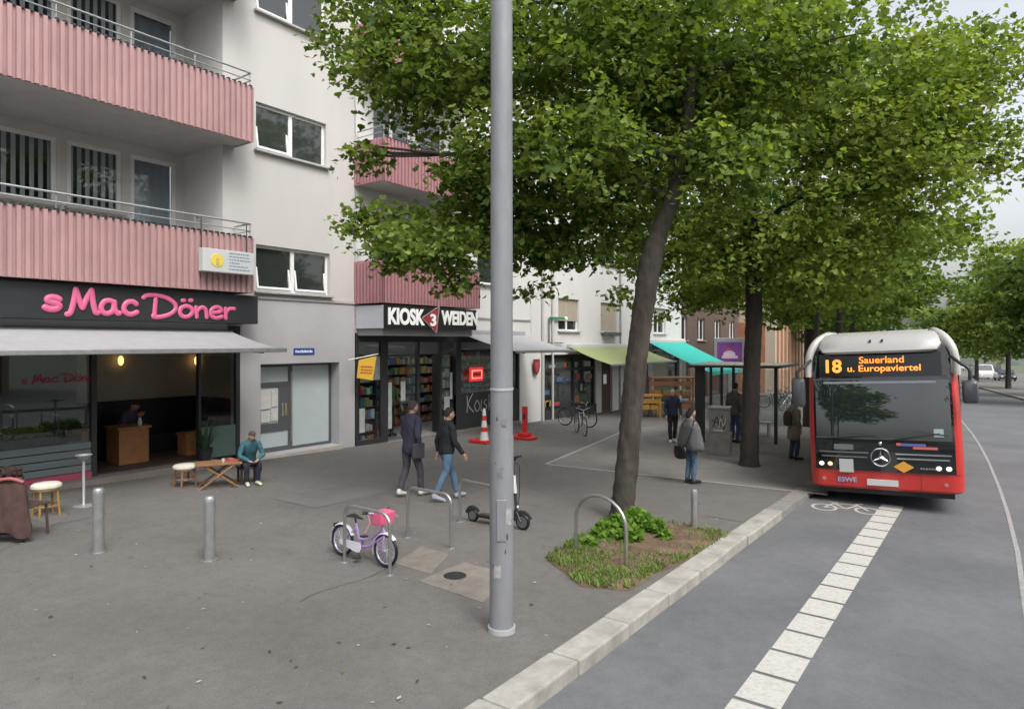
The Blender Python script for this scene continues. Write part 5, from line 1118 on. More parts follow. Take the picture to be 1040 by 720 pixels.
m = fpatch(.50, .88, 1.02, 1.062, .058, .008, nx=3, nz=1); bb_(m, 'red_sticker', mat('red sticker', (.55, .14, .12), .5), mask)
m = fpatch(.24, .31, 1.075, 1.12, .062, .004, nx=1, nz=1); bb_(m, 'red_sticker', mat('red sticker', (.55, .14, .12), .5), mask)
m = fpatch(-.27, .24, .34, .45, .02, .03, nx=3, nz=1); pl_ = bb_(m, 'licence_plate', mat('licence plate', (.55, .56, .57), .5), bus, bevel=.004)
bus_text('ESWE', -.76, -.44, .42, .085, .006, .02, mat('bluish lettering', (.35, .38, .62), .5), bus, 'operator_lettering', .006)
for x in (-1.0, .98): m = MB(); m.tube([(x, -.004, .42), (x, .01, .42)], .035, 14); bb_(m, 'fog_lamp', mat('fog lamp', (.5, .2, .18), .2))
m = MB(); m.box(.60, .603, -.004, .02, .30, .60); m.box(-1.2, 1.2, .02, .04, .595, .60); bb_(m, 'bumper_seam', mat('dark seam', (.15, .02, .02), .6))
for (x0, z0, x1, z1, xm, zm) in ((.18, 1.17, .92, 1.30, .4, 1.26), (-.92, 1.17, -.1, 1.24, -.6, 1.2)):
    m = MB(); m.tube([(x0, -.06, z0), (x1, -.05, z1)], .010, 6); m.tube([(x1 - .4, -.060, z1 + .04), (x1 + .12, -.050, z1 - .03)], .007, 6); bb_(m, 'wiper', M_black, ws)
# mirrors
for s_, (w_, h_), x_, z_ in ((-1, (.24, .56), -HB - .12, 2.02), (1, (.24, .40), HB + .14, 2.02)):
    m = MB(); m.tube([(s_ * (HB - .1), .10, 2.62), (s_ * (HB + .02), -.08, 2.50), (x_, -.14, 2.40), (x_, -.14, z_ + h_ / 2)], .028, 8, sub=4); arm = bb_(m, 'mirror', M_dark, smooth=True)
    m = MB(); rings = [[Vector((x_ + sx_ * w_ * .5 * e, y_, z_ + sz_ * h_ * .5 * e)) for sx_, sz_ in ((-1, -.8), (-.7, -1), (.7, -1), (1, -.8), (1, .8), (.7, 1), (-.7, 1), (-1, .8))] for y_, e in ((-.20, .75), (-.17, .95), (-.06, 1), (-.03, .97))]
    m.loft(rings); bb_(m, 'mirror_housing', mat('mirror shell', (.06, .065, .075) if s_ < 0 else (.075, .10, .10), .35, coat=.3), arm, smooth=True, autos=50)
# sides: window band, doors, wheels
for s_ in (-1, 1):
    m = MB(); m.box(min(s_ * (HB + .002), s_ * (HB - .03)), max(s_ * (HB + .002), s_ * (HB - .03)), .5, BL - .4, 1.15, 2.36); bb_(m, 'side_glass', bglass)
    for y in (2.9, 8.9):
        m = MB(); c_ = (s_ * (HB - .12), y, .40); m.ring(c_, .36, .11, 'x', 28, 10); wh = bb_(m, 'wheel', M_black, smooth=True); m = MB(); m.tube([(s_ * (HB - .2), y, .40), (s_ * (HB - .04), y, .40)], [.27, .24], 20); bb_(m, 'rim', M_galv, wh, smooth=True)
for y in (.55, 5.4): m = MB(); m.box(-HB - .012, -HB - .003, y, y + 1.25, .32, 2.45); bb_(m, 'door', bglass)
m = MB(); m.box(-1.1, 1.1, .15, 11.8, .16, .262); bb_(m, 'underbody', M_black)
# ------------------------------------------------------------------ bus shelter
F1, F2 = onground(711, 452), onground(788, 449)
sx0, sx1, sy0, sy1 = -7.3, -5.35, 19.9, 23.0
g0 = gz(21)
sh = thing('bus_shelter', 'bus shelter with thin dark posts, a flat pale glass roof and a lit advert panel', 'bus shelter', (sx0, sy0, gz(sy0))); ORIG[sh.name] = tuple(sh.location)
for (px, y, wd) in ((711, 20.2, .14), (722, 22.8, .045), (733, 23.0, .045), (745, 23.0, .045), (788, 21.2, .05)):
    d_ = ray(px, 400); t_ = y / d_.y; p = CAMP + d_ * t_; m = MB()
    m.box(p.x - wd, p.x + wd, p.y - wd * .5, p.y + wd * .5, gz(y), g0 + 2.35); m.build('post', M_dark, sh, bevel=.008)
pr = [onground(700, 300 + 0)] if False else None
zr = g0 + 2.36
def planept(px, py, z): d_ = ray(px, py); t_ = (z - HCAM) / d_.z; return CAMP + d_ * t_
m = MB(); cs = [(-7.5, 19.6), (-5.0, 20.3), (-5.2, 23.6), (-8.2, 23.6)]
m.wedge([(x, y) for x, y in cs], 'z', zr + .05, zr + .075); m.build('roof', mat('pale roof glass', (.36, .40, .36), .2), sh)
m = MB()
for (a_, b_) in zip(cs, cs[1:] + cs[:1]): m.tube([(*a_, zr + .04), (*b_, zr + .04)], .045, 6)
m.build('roof_frame', M_dark, sh)
m = MB(); m.box(-8.2, -5.4, 23.3, 23.32, g0 + .3, g0 + 2.2); m.build('back_pane', M_glass, sh)
m = MB(); m.box(-7.6, -5.9, 22.7, 23.1, g0 + .42, g0 + .47); m.box(-7.5, -7.44, 22.75, 23.05, g0, g0 + .42); m.box(-6.0, -5.94, 22.75, 23.05, g0, g0 + .42); m.build('bench', M_galv, sh)
# advert board
qa = atdepth(741, 360, 41); ang = TH
ad = thing('advert_panel', 'framed purple poster with a pale emblem above the shelter roof', 'advert', (qa.x, qa.y, gz(qa.y)), ang * .9)
ad_m = lambda m, n_, mt, p=ad, **k: m.build(n_, mt, p, world=False, **k)
ad.scale = (1.55,) * 3; hz = (qa.z - gz(qa.y)) / 1.55
m = MB(); m.box(-.62, .62, -.05, .05, hz - .72, hz + .66); m.box(-.08, .08, -.04, .04, 0, hz - .72); ad_m(m, 'frame', mat('silver advert frame', (.33, .35, .38), .4, .4), bevel=.01)
m = MB(); m.box(-.50, .48, -.062, -.051, hz - .55, hz + .50); ps = ad_m(m, 'poster', mat('purple poster', (.17, .05, .24), .5, var=.35, scale=3))
m = MB(); m.lathe([(0, .012), (.20, .012), (.20, 0)], (0, 0, 0), 18, 0, 1.2, .8); m.xf(Matrix.Translation((-.03, -.063, hz + .0)) @ Matrix.Rotation(R(90), 4, 'X')); m.box(-.32, .3, -.070, -.063, hz - .16, hz - .05); ad_m(m, 'poster_emblem', mat('pale pink emblem', (.65, .50, .62), .5), ps)
m = MB(); m.ring((-.03, -.068, hz + .10), .12, .022, 'y', 14, 6, a0=0, a1=180); ad_m(m, 'poster_arc', mat('poster red', (.6, .08, .08), .5), ps)
m = MB(); m.box(-.50, .48, -.066, -.0625, hz - .55, hz - .43); ad_m(m, 'poster_strip', mat('poster pale blue', (.45, .6, .65), .5), ps)
# ------------------------------------------------------------------ grey cabinet / bin with graffiti
q = onground(731, 461); cb = thing('litter_cabinet', 'square grey cabinet with graffiti on a concrete foot by the bus shelter', 'cabinet', tuple(q), R(12))
cm = lambda m, n_, mt, p=cb, **k: m.build(n_, mt, p, world=False, **k)
m = MB(); m.box(-.30, .30, -.28, .28, 0, .60); cm(m, 'concrete_foot', mat('stained concrete', (.20, .185, .165), .95, var=.2, scale=4), bevel=.03)
m = MB(); m.box(-.26, .26, -.24, .24, .60, 1.26); cm(m, 'box', mat('cabinet grey', (.20, .20, .19), .7, var=.15, scale=5), bevel=.02)
m = MB(); m.box(-.29, .29, -.27, .27, 1.262, 1.31); cm(m, 'lid', mat('cabinet lid', (.32, .32, .31), .7), bevel=.015)
m = MB()
for pl in ([(-.15, .75), (-.05, 1.05), (.02, .78), (.10, 1.1)], [(-.18, .95), (.0, .88), (.16, .96)], [(.12, .70), (.16, .85), (.05, .92)]): m.tube([(x, -.243, z) for x, z in pl], .014, 6, sub=4, flat=.3, flatdir=(0, 1, 0))
cm(m, 'graffiti', mat('graffiti black', (.03, .03, .035), .8)); m = MB()
m.tube([(x, -.245, z) for x, z in ((.0, .74), (.06, 1.0), (.12, .8), (.18, 1.02))], .012, 6, sub=4, flat=.3, flatdir=(0, 1, 0)); m.box(-.14, .12, -.246, -.241, .66, .70); cm(m, 'graffiti', mat('graffiti white', (.5, .5, .5), .8))
# ------------------------------------------------------------------ cones / barriers by the kiosk
q = onground(489, 450); cn = thing('traffic_cone', 'red and white traffic cone on a square foot left of the lamp post', 'traffic cone', tuple(q)); cn.scale = (.85,) * 3
k_ = lambda m, n_, mt, p=cn, **k: m.build(n_, mt, p, world=False, **k)
m = MB(); m.box(-.42, .36, -.22, .22, 0, .13); k_(m, 'base', M_red, bevel=.03)
m = MB(); m.lathe([(.16, .13), (.12, .42), (.118, .42), (.115, .50), (.1, .62), (.075, .92), (.05, 1.22), (0, 1.24)], (.12, 0, 0), 18); o_ = k_(m, 'cone', mat('white cone', (.60, .60, .60), .5), smooth=True)
m = MB(); m.lathe([(.122, .42), (.116, .58)], (.12, 0, 0), 18); m.lathe([(.094, .82), (.079, .98)], (.12, 0, 0), 18); k_(m, 'red_band', M_red, o_, smooth=True)
q = onground(533, 446); cn = thing('barrier_foot', 'red plastic barrier post on a wide red foot right of the lamp post', 'barrier', tuple(q)); cn.scale = (.85,) * 3
m = MB(); m.box(-.62, .40, -.28, .28, 0, .12); m.box(-.2, .2, -.2, .2, .12, .26); k_(m, 'foot', M_red, cn, bevel=.04)
m = MB(); m.box(-.10, .10, -.06, .06, .25, 1.22); k_(m, 'post', M_red, cn, bevel=.02); m = MB(); m.box(-.05, .06, -.065, -.06, .75, .95); k_(m, 'label', M_dark, cn)

# ------------------------------------------------------------------ greengrocer stands
def crate_stand(label, A, wdt, H, dep, mt, levels, seed, rz=R(90)):
    r = thing('market_stand', label, 'stand', tuple(A), rz); rg = random.Random(seed)
    m = MB()
    for x in (-wdt / 2, wdt / 2 - .07):
        for y in (0, dep - .07): m.box(x, x + .07, y, y + .07, 0, H)
    m.box(-wdt / 2 - .04, wdt / 2 + .04, -.06, dep + .04, H + .002, H + .09); m.box(-wdt / 2 + .071, wdt / 2 - .071, .01, .05, H - .3, H - .1)
    r_ = m.build('frame', mt, r, world=False, bevel=.01)
    for k in range(levels):
        z = .35 + k * (H - .5) / levels; m = MB(); m.box(-wdt / 2 + .075, wdt / 2 - .075, .02, dep - .02, z, z + .03); m.build('shelf', mt, r, world=False)
        n = int(wdt / .45)
        for i in range(n):
            x = -wdt / 2 + .1 + i * (wdt - .2) / n; c = thing('produce_crate', f'crate of produce, {["lowest", "middle", "upper", "top"][min(k, 3)]} tier, {["first", "second", "third", "fourth", "fifth", "sixth"][i]} from the left, on the {label.split(" ")[0]} stand', 'crate', (0, 0, 0), 0, 'produce crates on the stands')
            c.parent = None; T = Matrix.Translation(A) @ Matrix.Rotation(rz, 4, 'Z') @ Matrix.Translation((x, .06, z + .035)); c.location = T.to_translation(); c.rotation_euler = (0, 0, rz)
            w2 = (wdt - .2) / n - .03; b_ = MB(); b_.box(0, w2, 0, dep - .2, 0, .02)
            for q_ in ((0, w2, 0, .02), (0, w2, dep - .22, dep - .2), (0, .02, .02, dep - .22), (w2 - .02, w2, .02, dep - .22)): b_.box(*q_, .02, .14)
            b_.build('box', mt, c, world=False)
            col = rg.choice(('packet 0', 'packet 1', 'packet 4', 'packet 5', 'fruit green', 'fruit orange')); mm = MATS.get(col) or mat(col, (.12, .3, .06) if 'green' in col else (.6, .25, .03), .5)
            f = MB(); 
            for a1 in range(4):
                for a2 in range(3): f.ball((.06 + a1 * (w2 - .12) / 3, .06 + a2 * (dep - .32) / 2, .13 + rg.uniform(0, .03)), .06, .06, .055, 7, 5)
            f.build('produce', mm, c, world=False, smooth=True, kind='stuff')
    return r
q = onground(671, 421); crate_stand('tall orange wooden fruit stand under the turquoise awning', onground(683, 423), 1.9, 1.65, .6, M_orange, 2, 3, R(36))
crate_stand('low yellow wooden stand just right of the leaning trunk', onground(661, 424), .9, .9, .6, mat('yellow wood', (.5, .27, .05), .6, var=.2, scale=6), 1, 4, R(36))
# ------------------------------------------------------------------ restaurant things
def stool(px, py, label, h=.46, r=.2, wm=None):
    q = onground(px, py); s = thing('stool', label, 'stool', tuple(q), 0, None)
    for k in range(4):
        a = R(45 + 90 * k); m = MB(); m.tube([(r * 1.0 * math.cos(a), r * math.sin(a), 0), (r * .8 * math.cos(a), r * .8 * math.sin(a), h - .07)], .018, 8); m.build('leg', wm or M_wood, s, world=False, smooth=True)
    m = MB(); m.ring((0, 0, .16), r * .85, .011, 'z', 20, 6); m.ring((0, 0, h - .08), r * .85, .02, 'z', 20, 8); m.build('stretcher', wm or M_wood, s, world=False, smooth=True)
    m = MB(); m.lathe([(r * .95, h - .07), (r * 1.08, h - .04), (r * 1.06, h - .005), (r * .9, h + .02), (0, h + .028)], (0, 0, 0), 22); m.build('cushion', mat('cream cushion', (.62, .58, .50), .9, var=.08, scale=10), s, world=False, smooth=True)
    return s
stool(188, 494, 'round stool with a cream cushion in front of the threshold beside the folding table', .42, .21)
stool(47, 523, 'stool with a cream cushion and yellowish legs against the blue grey boards', .50, .20, mat('ochre wood', (.35, .2, .05), .6))
q = onground(222, 494); ft = thing('folding_table', 'low brown wooden folding table with crossed legs beside the seated person', 'table', tuple(q), R(62))
fm = lambda m, n_, mt, p=ft, **k: m.build(n_, mt, p, world=False, **k)
m = MB()
for i in range(6): m.box(-.42, .42, -.27 + i * .092, -.27 + i * .092 + .082, .46, .485)
fm(m, 'table_top', M_wood, bevel=.004)
for y in (-.24, .24):
    m = MB(); m.tube([(-.36, y, 0), (.28, y, .455)], .02, 6); fm(m, 'leg', M_wood); m = MB(); m.tube([(.36, y * .85, 0), (-.28, y * .85, .455)], .02, 6); fm(m, 'leg', M_wood)
m = MB(); m.tube([(-.25, -.24, .075), (-.25, .24, .075)], .014, 6); m.tube([(.25, -.2, .075), (.25, .2, .075)], .014, 6); fm(m, 'crossbar', M_wood)
for (ox, oy, col, lab, r_) in ((.22, .05, (.55, .12, .12), 'small red packet on the low folding table', .05), (.08, -.08, (.6, .6, .58), 'white cup on the low folding table beside the red packet', .035)):
    p = Matrix.Translation(q) @ Matrix.Rotation(R(62), 4, 'Z') @ Vector((ox, oy, .486)); m = MB()
    if r_ > .04: m.box(p.x - .07, p.x + .07, p.y - .05, p.y + .05, p.z, p.z + .05)
    else: m.lathe([(.02, 0), (.035, .07), (.032, .07), (.018, .005)], tuple(p), 14)
    m.build('packet' if r_ > .04 else 'cup', mat(lab[:9], col, .5), smooth=r_ < .04, bevel=.006 if r_ > .04 else 0, label=lab, cat='packet' if r_ > .04 else 'cup')
# standing ashtray
q = onground(85, 514); m = MB(); m.lathe([(.16, 0), (.16, .015), (.03, .03), (.022, .04), (.022, .78), (.06, .80), (.13, .88), (.12, .88), (.05, .82), (0, .82)], tuple(q), 20); m.build('standing_ashtray', mat('pale metal', (.42, .42, .42), .4, .4), smooth=True, label='slim pale standing ashtray with a funnel top before the blue grey boards', cat='ashtray')
# tables inside
def pedestal(x, y, w_, h, label, mt, nm='table'):
    t = thing(nm, label, 'table', (x, y, .02)); m = MB(); m.box(-w_ / 2, w_ / 2, -w_ / 2, w_ / 2, h - .05, h); m.build('table_top', mt, t, world=False, bevel=.008)
    m = MB(); m.box(-w_ * .44, w_ * .44, -w_ * .44, w_ * .44, 0, h - .052); m.build('pedestal', mt, t, world=False, bevel=.01); return t
pt = pedestal(-15.7, 6.95, .72, .82, 'boxy orange brown pedestal table just inside the restaurant', mat('box table wood', (.34, .15, .055), .5, var=.2, scale=5))
pedestal(-15.6, 8.35, .5, .52, 'low orange wooden box inside the restaurant beside the plant', mat('box table wood', (.34, .15, .055), .5), 'wooden_box')['category'] = 'box'
pedestal(-16.2, 6.1, .6, .76, 'dark table at the left inside the restaurant', M_wood)
pf = thing('potted_plant', 'spiky potted plant in a dark pot beside the glass panel of the restaurant', 'plant', (X0 + .08, 8.12, .0)); rg = random.Random(9)
m = MB(); m.lathe([(.12, 0), (.17, .26), (.18, .28), (.15, .28), (.14, .24), (0, .24)], (0, 0, 0), 18); m.build('pot', M_dark, pf, world=False, smooth=True)
m = MB()
for k in range(46):
    a = rg.uniform(0, 6.28); l = rg.uniform(.35, .8); o = rg.uniform(.1, .38); b_ = Vector((.05 * math.cos(a), .05 * math.sin(a), .25)); n_ = Vector((-math.sin(a), math.cos(a), 0)) * .016
    p1 = b_ + Vector((math.cos(a) * o * .4, math.sin(a) * o * .4, l * .6)); p2 = b_ + Vector((math.cos(a) * o, math.sin(a) * o, l)); m.add([b_ - n_, b_ + n_, p1 + n_, p1 - n_, p2], [(0, 1, 2, 3), (3, 2, 4)])
m.build('foliage', mat('dark plant green', (.03, .075, .03), .5), pf, world=False)
pf = thing('flower_vase', 'red and yellow flowers in a small vase on the pedestal table', 'vase', (-15.5, 7.12, .842)); m = MB(); m.lathe([(.04, 0), (.05, .08), (.025, .16), (.03, .18), (0, .17)], (0, 0, 0), 14); m.build('vase', M_frost, pf, world=False, smooth=True); m = MB()
for k in range(14): a = k * 2.4; m.ball((.02 + .06 * math.cos(a) * (k / 14), .06 * math.sin(a) * (k / 14) + .02, .24 + .02 * (k % 3)), .03, .03, .03, 7, 5, k % 3 == 0)
m.build('flowers', [mat('flower red', (.55, .06, .07), .6), mat('flower yellow', (.6, .42, .06), .6)], pf, world=False, smooth=True)
# dark row of herb pots behind the left window
m = MB(); rg = random.Random(3)
pr_ = thing('planter', 'long planter with low dark greenery behind the left restaurant window', 'planter', (X0 - .35, 4.6, .72)); m.box(-.12, .12, -1.1, 1.1, 0, .14); m.build('trough', M_dark, pr_, world=False)
pos = np.random.default_rng(4).normal(size=(900, 3)) * np.array((.08, .5, .06)) + np.array((pr_.location.x, pr_.location.y, .95)); leaf_object('foliage', pos, np.array((.3, 0, .9)), .06, leafmat('herb leaf', (.02, .05, .015), (.07, .12, .03)), pr_)
# chair with a brown coat at the left edge
q = onground(24, 545); ch = thing('chair', 'dark wooden chair at the left edge with a brown coat over its back', 'chair', tuple(q), R(28))
for x in (-.2, .2):
    for y in (-.2, .2): m = MB(); m.tube([(x, y, 0), (x * .9, y * .95, .44)] + ([(x * .9, y * 1.0 - .02, .85)] if y < 0 else []), .018, 8); m.build('leg', M_floorw, ch, world=False, smooth=True)
m = MB(); m.box(-.22, .22, -.22, .22, .44, .475); m.build('seat', M_floorw, ch, world=False, bevel=.01)
m = MB(); m.box(-.18, .18, -.23, -.20, .60, .84); m.build('backrest', M_floorw, ch, world=False, bevel=.01)
ct = thing('coat', 'brown coat with a curly dark collar and pinkish trim hanging over the chair', 'coat', tuple(q), R(28)); m = MB(); rings = []; rg = random.Random(2)
for k, (z, hw, dy) in enumerate(((.12, .34, .13), (.25, .33, .14), (.45, .31, .12), (.62, .29, .10), (.76, .27, .09), (.86, .24, .07), (.90, .19, .035))):
    rings.append([Vector((hw * math.cos(a) * (1 + .07 * math.sin(5 * a + z * 6)), -.22 + dy * math.sin(a) * (1 + .14 * math.sin(7 * a + z * 9)) - .02, z + (.05 * math.sin(3 * a) if k == 0 else 0))) for a in [2 * math.pi * i / 40 for i in range(40)]])
m.loft(rings); m.build('cloth', mat('brown coat cloth', (.075, .042, .038), .95, var=.25, scale=9, bump=.4, bscale=60), ct, world=False, smooth=True)
m = MB(); m.tube([(-.24, -.30, .78), (-.1, -.34, .86), (.12, -.33, .90), (.25, -.26, .84)], .022, 8, sub=4); m.build('trim', mat('pinkish trim', (.40, .12, .13), .8), ct, world=False, smooth=True)
m = MB()
for k in range(60): m.ball((rg.uniform(-.24, .12), -.22 + rg.uniform(-.08, .08), .92 + rg.uniform(-.05, .09)), rg.uniform(.03, .05), rg.uniform(.03, .05), rg.uniform(.025, .045), 7, 5)
m.build('collar', mat('dark curly collar', (.035, .02, .018), 1, bump=.6, bscale=80), ct, world=False, smooth=True)
# ------------------------------------------------------------------ vehicles far away
def car(label, px, py, ang, col, van=False, nm='parked_car'):
    q = onground(px, py, -.1); r = thing(nm, label, 'van' if van else 'car', tuple(q), ang, 'cars far down the street'); paint = mat('car paint ' + label[:14], col, .3, coat=.6)
    L, H, Wd = (5.2, 2.0, .95) if van else (4.3, 1.45, .88)
    prof = [(0, .35), (0, .85), (.15, 1.0), (1.0, 1.1), (1.7, H), (L - .1, H - .02), (L, 1.2), (L, .35)] if van else [(0, .32), (0, .68), (.12, .80), (1.05, .92), (1.75, H), (3.1, H - .03), (3.95, .98), (L, .92), (L, .32)]
    m = MB(); rings = [[Vector((y * 1.0, x, z)) if False else Vector((s_ * Wd * (1 - .12 * max(0, (z - .9))), x, z)) for x, z in prof] for s_ in (-1, -.9, .9, 1)]
    m.loft(rings); m.build('body', paint, r, world=False, smooth=True, bevel=.04, autos=30)
    for s_ in (-1, 1):
        m = MB(); a = Wd * 1.0
        pts = [(1.35, 1.05), (1.85, H - .12), (3.0 if not van else 2.6, H - .12), (3.7 if not van else 2.7, 1.02)]
        m.add([(s_ * (Wd * (1 - .12 * max(0, z - .9)) + .012), x, z) for x, z in pts], [(0, 1, 2, 3)]); m.build('side_window', M_dglass, r, world=False)
    m = MB(); m.add([(-Wd * .82, 1.12, 1.0 if not van else 1.2), (Wd * .82, 1.12, 1.0 if not van else 1.2), (Wd * .75, 1.66, H - .1), (-Wd * .75, 1.66, H - .1)], [(0, 1, 2, 3)]); m.xf(Matrix.Translation((0, -.03, .03))); m.build('windscreen', M_dglass, r, world=False)
    for x in (-Wd + .08, Wd - .08):
        for y in (.85, L - .85): m = MB(); m.ring((x, y, .31), .23, .09, 'x', 18, 8); m.tube([(x - .05, y, .31), (x + .05, y, .31)], .2, 12); m.build('wheel', M_black, r, world=False, smooth=True)
    for x in (-.62, .62): m = MB(); m.ball((x, .0, .66), .13, .05, .07, 10, 6); m.build('headlight', M_whitel, r, world=False, smooth=True)
    return r
car('white van parked across the road below the trees at the right edge', 1003, 386, R(10), (.6, .6, .6), True, 'parked_van')
car('dark car parked at the far right edge across the road', 1024, 388, R(8), (.02, .02, .025))
car('small dark car coming far down the road right of the bus', 990, 376, R(8), (.03, .035, .04))
car('pale car far down the road beside the bus pillar', 975, 376, R(8), (.4, .42, .45))
car('dark blue car parked beyond the white van under the far trees', 1013, 380, R(8), (.02, .03, .06))
# ------------------------------------------------------------------ people
fold = bpy.data.textures.new('fold', 'CLOUDS'); fold.noise_scale = .11; fold.noise_depth = 1
def folds(o, s_=.03):
    u = o.modifiers.new('u', 'SUBSURF'); u.levels = 1; u.render_levels = 1
    m_ = o.modifiers.new('d', 'DISPLACE'); m_.texture = fold; m_.strength = s_; m_.mid_level = .5; m_.texture_coords = 'LOCAL'
def skinned(j, spec, rads):
    """one closed surface grown along a skeleton; spec = list of edges, rads = radius per joint"""
    names = []
    for a, b in spec:
        for n_ in (a, b):
            if n_ not in names: names.append(n_)
    me = bpy.data.meshes.new('sk'); me.from_pydata([j[n_] for n_ in names], [(names.index(a), names.index(b)) for a, b in spec], [])
    ob = bpy.data.objects.new('sk', me); scene.collection.objects.link(ob)
    md = ob.modifiers.new('s', 'SKIN'); md.use_smooth_shade = True
    if not me.skin_vertices: pass
    sv_ = me.skin_vertices[0].data
    for i, n_ in enumerate(names): r_ = rads[n_]; sv_[i].radius = (r_, r_) if not isinstance(r_, tuple) else r_; sv_[i].use_root = (i == 0)
    sb = ob.modifiers.new('u', 'SUBSURF'); sb.levels = 1; sb.render_levels = 1
    bpy.context.view_layer.update(); e = ob.evaluated_get(bpy.context.evaluated_depsgraph_get()); m2 = bpy.data.meshes.new_from_object(e)
    out = MB(); out.add([tuple(v.co) for v in m2.vertices], [tuple(p.vertices) for p in m2.polygons])
    bpy.data.objects.remove(ob); bpy.data.meshes.remove(me); bpy.data.meshes.remove(m2); return out
def joints(pose, H=1.72, stride=0.0, arms=(0, 0), turn=0.0, lean=0.0):
    V = Vector; j = {}
    if pose == 'sit':
        j['pel'] = V((0, 0, .50)); j['wai'] = V((0, .04, .64)); j['che'] = V((0, .16, .86)); j['neb'] = V((0, .24, 1.02)); j['net'] = V((0, .29, 1.10)); j['hea'] = V((0, .33, 1.17))
        for s, k in ((-1, 'l'), (1, 'r')):
            j['hip' + k] = V((s * .09, .02, .48)); j['kne' + k] = V((s * .15, .43, .50)); j['ank' + k] = V((s * .12, .38, .08)); j['toe' + k] = V((s * .14, .56, .035))
            j['sho' + k] = V((s * .17, .22, .97)); j['elb' + k] = V((s * .27, .30, .72)); j['wri' + k] = V((s * .10, .46, .60)); j['han' + k] = V((s * .04, .52, .58))
    else:
        dz = -.02 * abs(stride) * 2
        j['pel'] = V((0, 0, .93 + dz)); j['wai'] = V((0, .01 + lean * .3, 1.08 + dz)); j['che'] = V((0, lean * .7, 1.30 + dz)); j['neb'] = V((0, -.01 + lean, 1.45 + dz)); j['net'] = V((0, .01 + lean, 1.53 + dz)); j['hea'] = V((0, .03 + lean, 1.61 + dz))
        for s, k in ((-1, 'l'), (1, 'r')):
            st = stride * s
            j['hip' + k] = V((s * .085, 0, .90 + dz)); j['ank' + k] = V((s * .075, st, .085 + max(0, -st) * .22)); j['toe' + k] = j['ank' + k] + V((s * .03, .17, -.05 - max(0, -st) * .25 if st < 0 else -.045))
            bend = .05 + (max(0, -st) * .10); j['kne' + k] = (j['hip' + k] + j['ank' + k]) / 2 + V((s * .01, bend, .02))
            am = -st * .55 + arms[0 if s < 0 else 1]
            j['sho' + k] = V((s * .185, lean, 1.40 + dz)); j['elb' + k] = V((s * .245, am * .45 - .03 + lean, 1.13 + dz)); j['wri' + k] = V((s * .235, am * 1.0 + .06 + lean, .90 + dz)); j['han' + k] = j['wri' + k] + V((s * -.005, am * .25 + .02, -.09))
    return j
def finish_hand(j, k):
    w_, h_ = j['wri' + k], j['han' + k]; d = (h_ - w_).normalized(); side = Vector((0, 1, 0)) if abs(d.y) < .8 else Vector((0, 0, 1)); side = (side - d * side.dot(d)).normalized(); palm = d.cross(side)
    s = -1 if k == 'l' else 1
    for i, (o, L) in enumerate(((.030, .065), (.011, .078), (-.009, .073), (-.028, .058))):
        j[f'f{i}a' + k] = h_ + side * o * .9; j[f'f{i}b' + k] = h_ + side * o + d * L * .55; j[f'f{i}c' + k] = h_ + side * o + d * L * .95 - palm * s * .018
    j['tha' + k] = w_ + d * .03 + side * .022; j['thb' + k] = w_ + d * .055 + side * .052; j['thc' + k] = w_ + d * .09 + side * .060
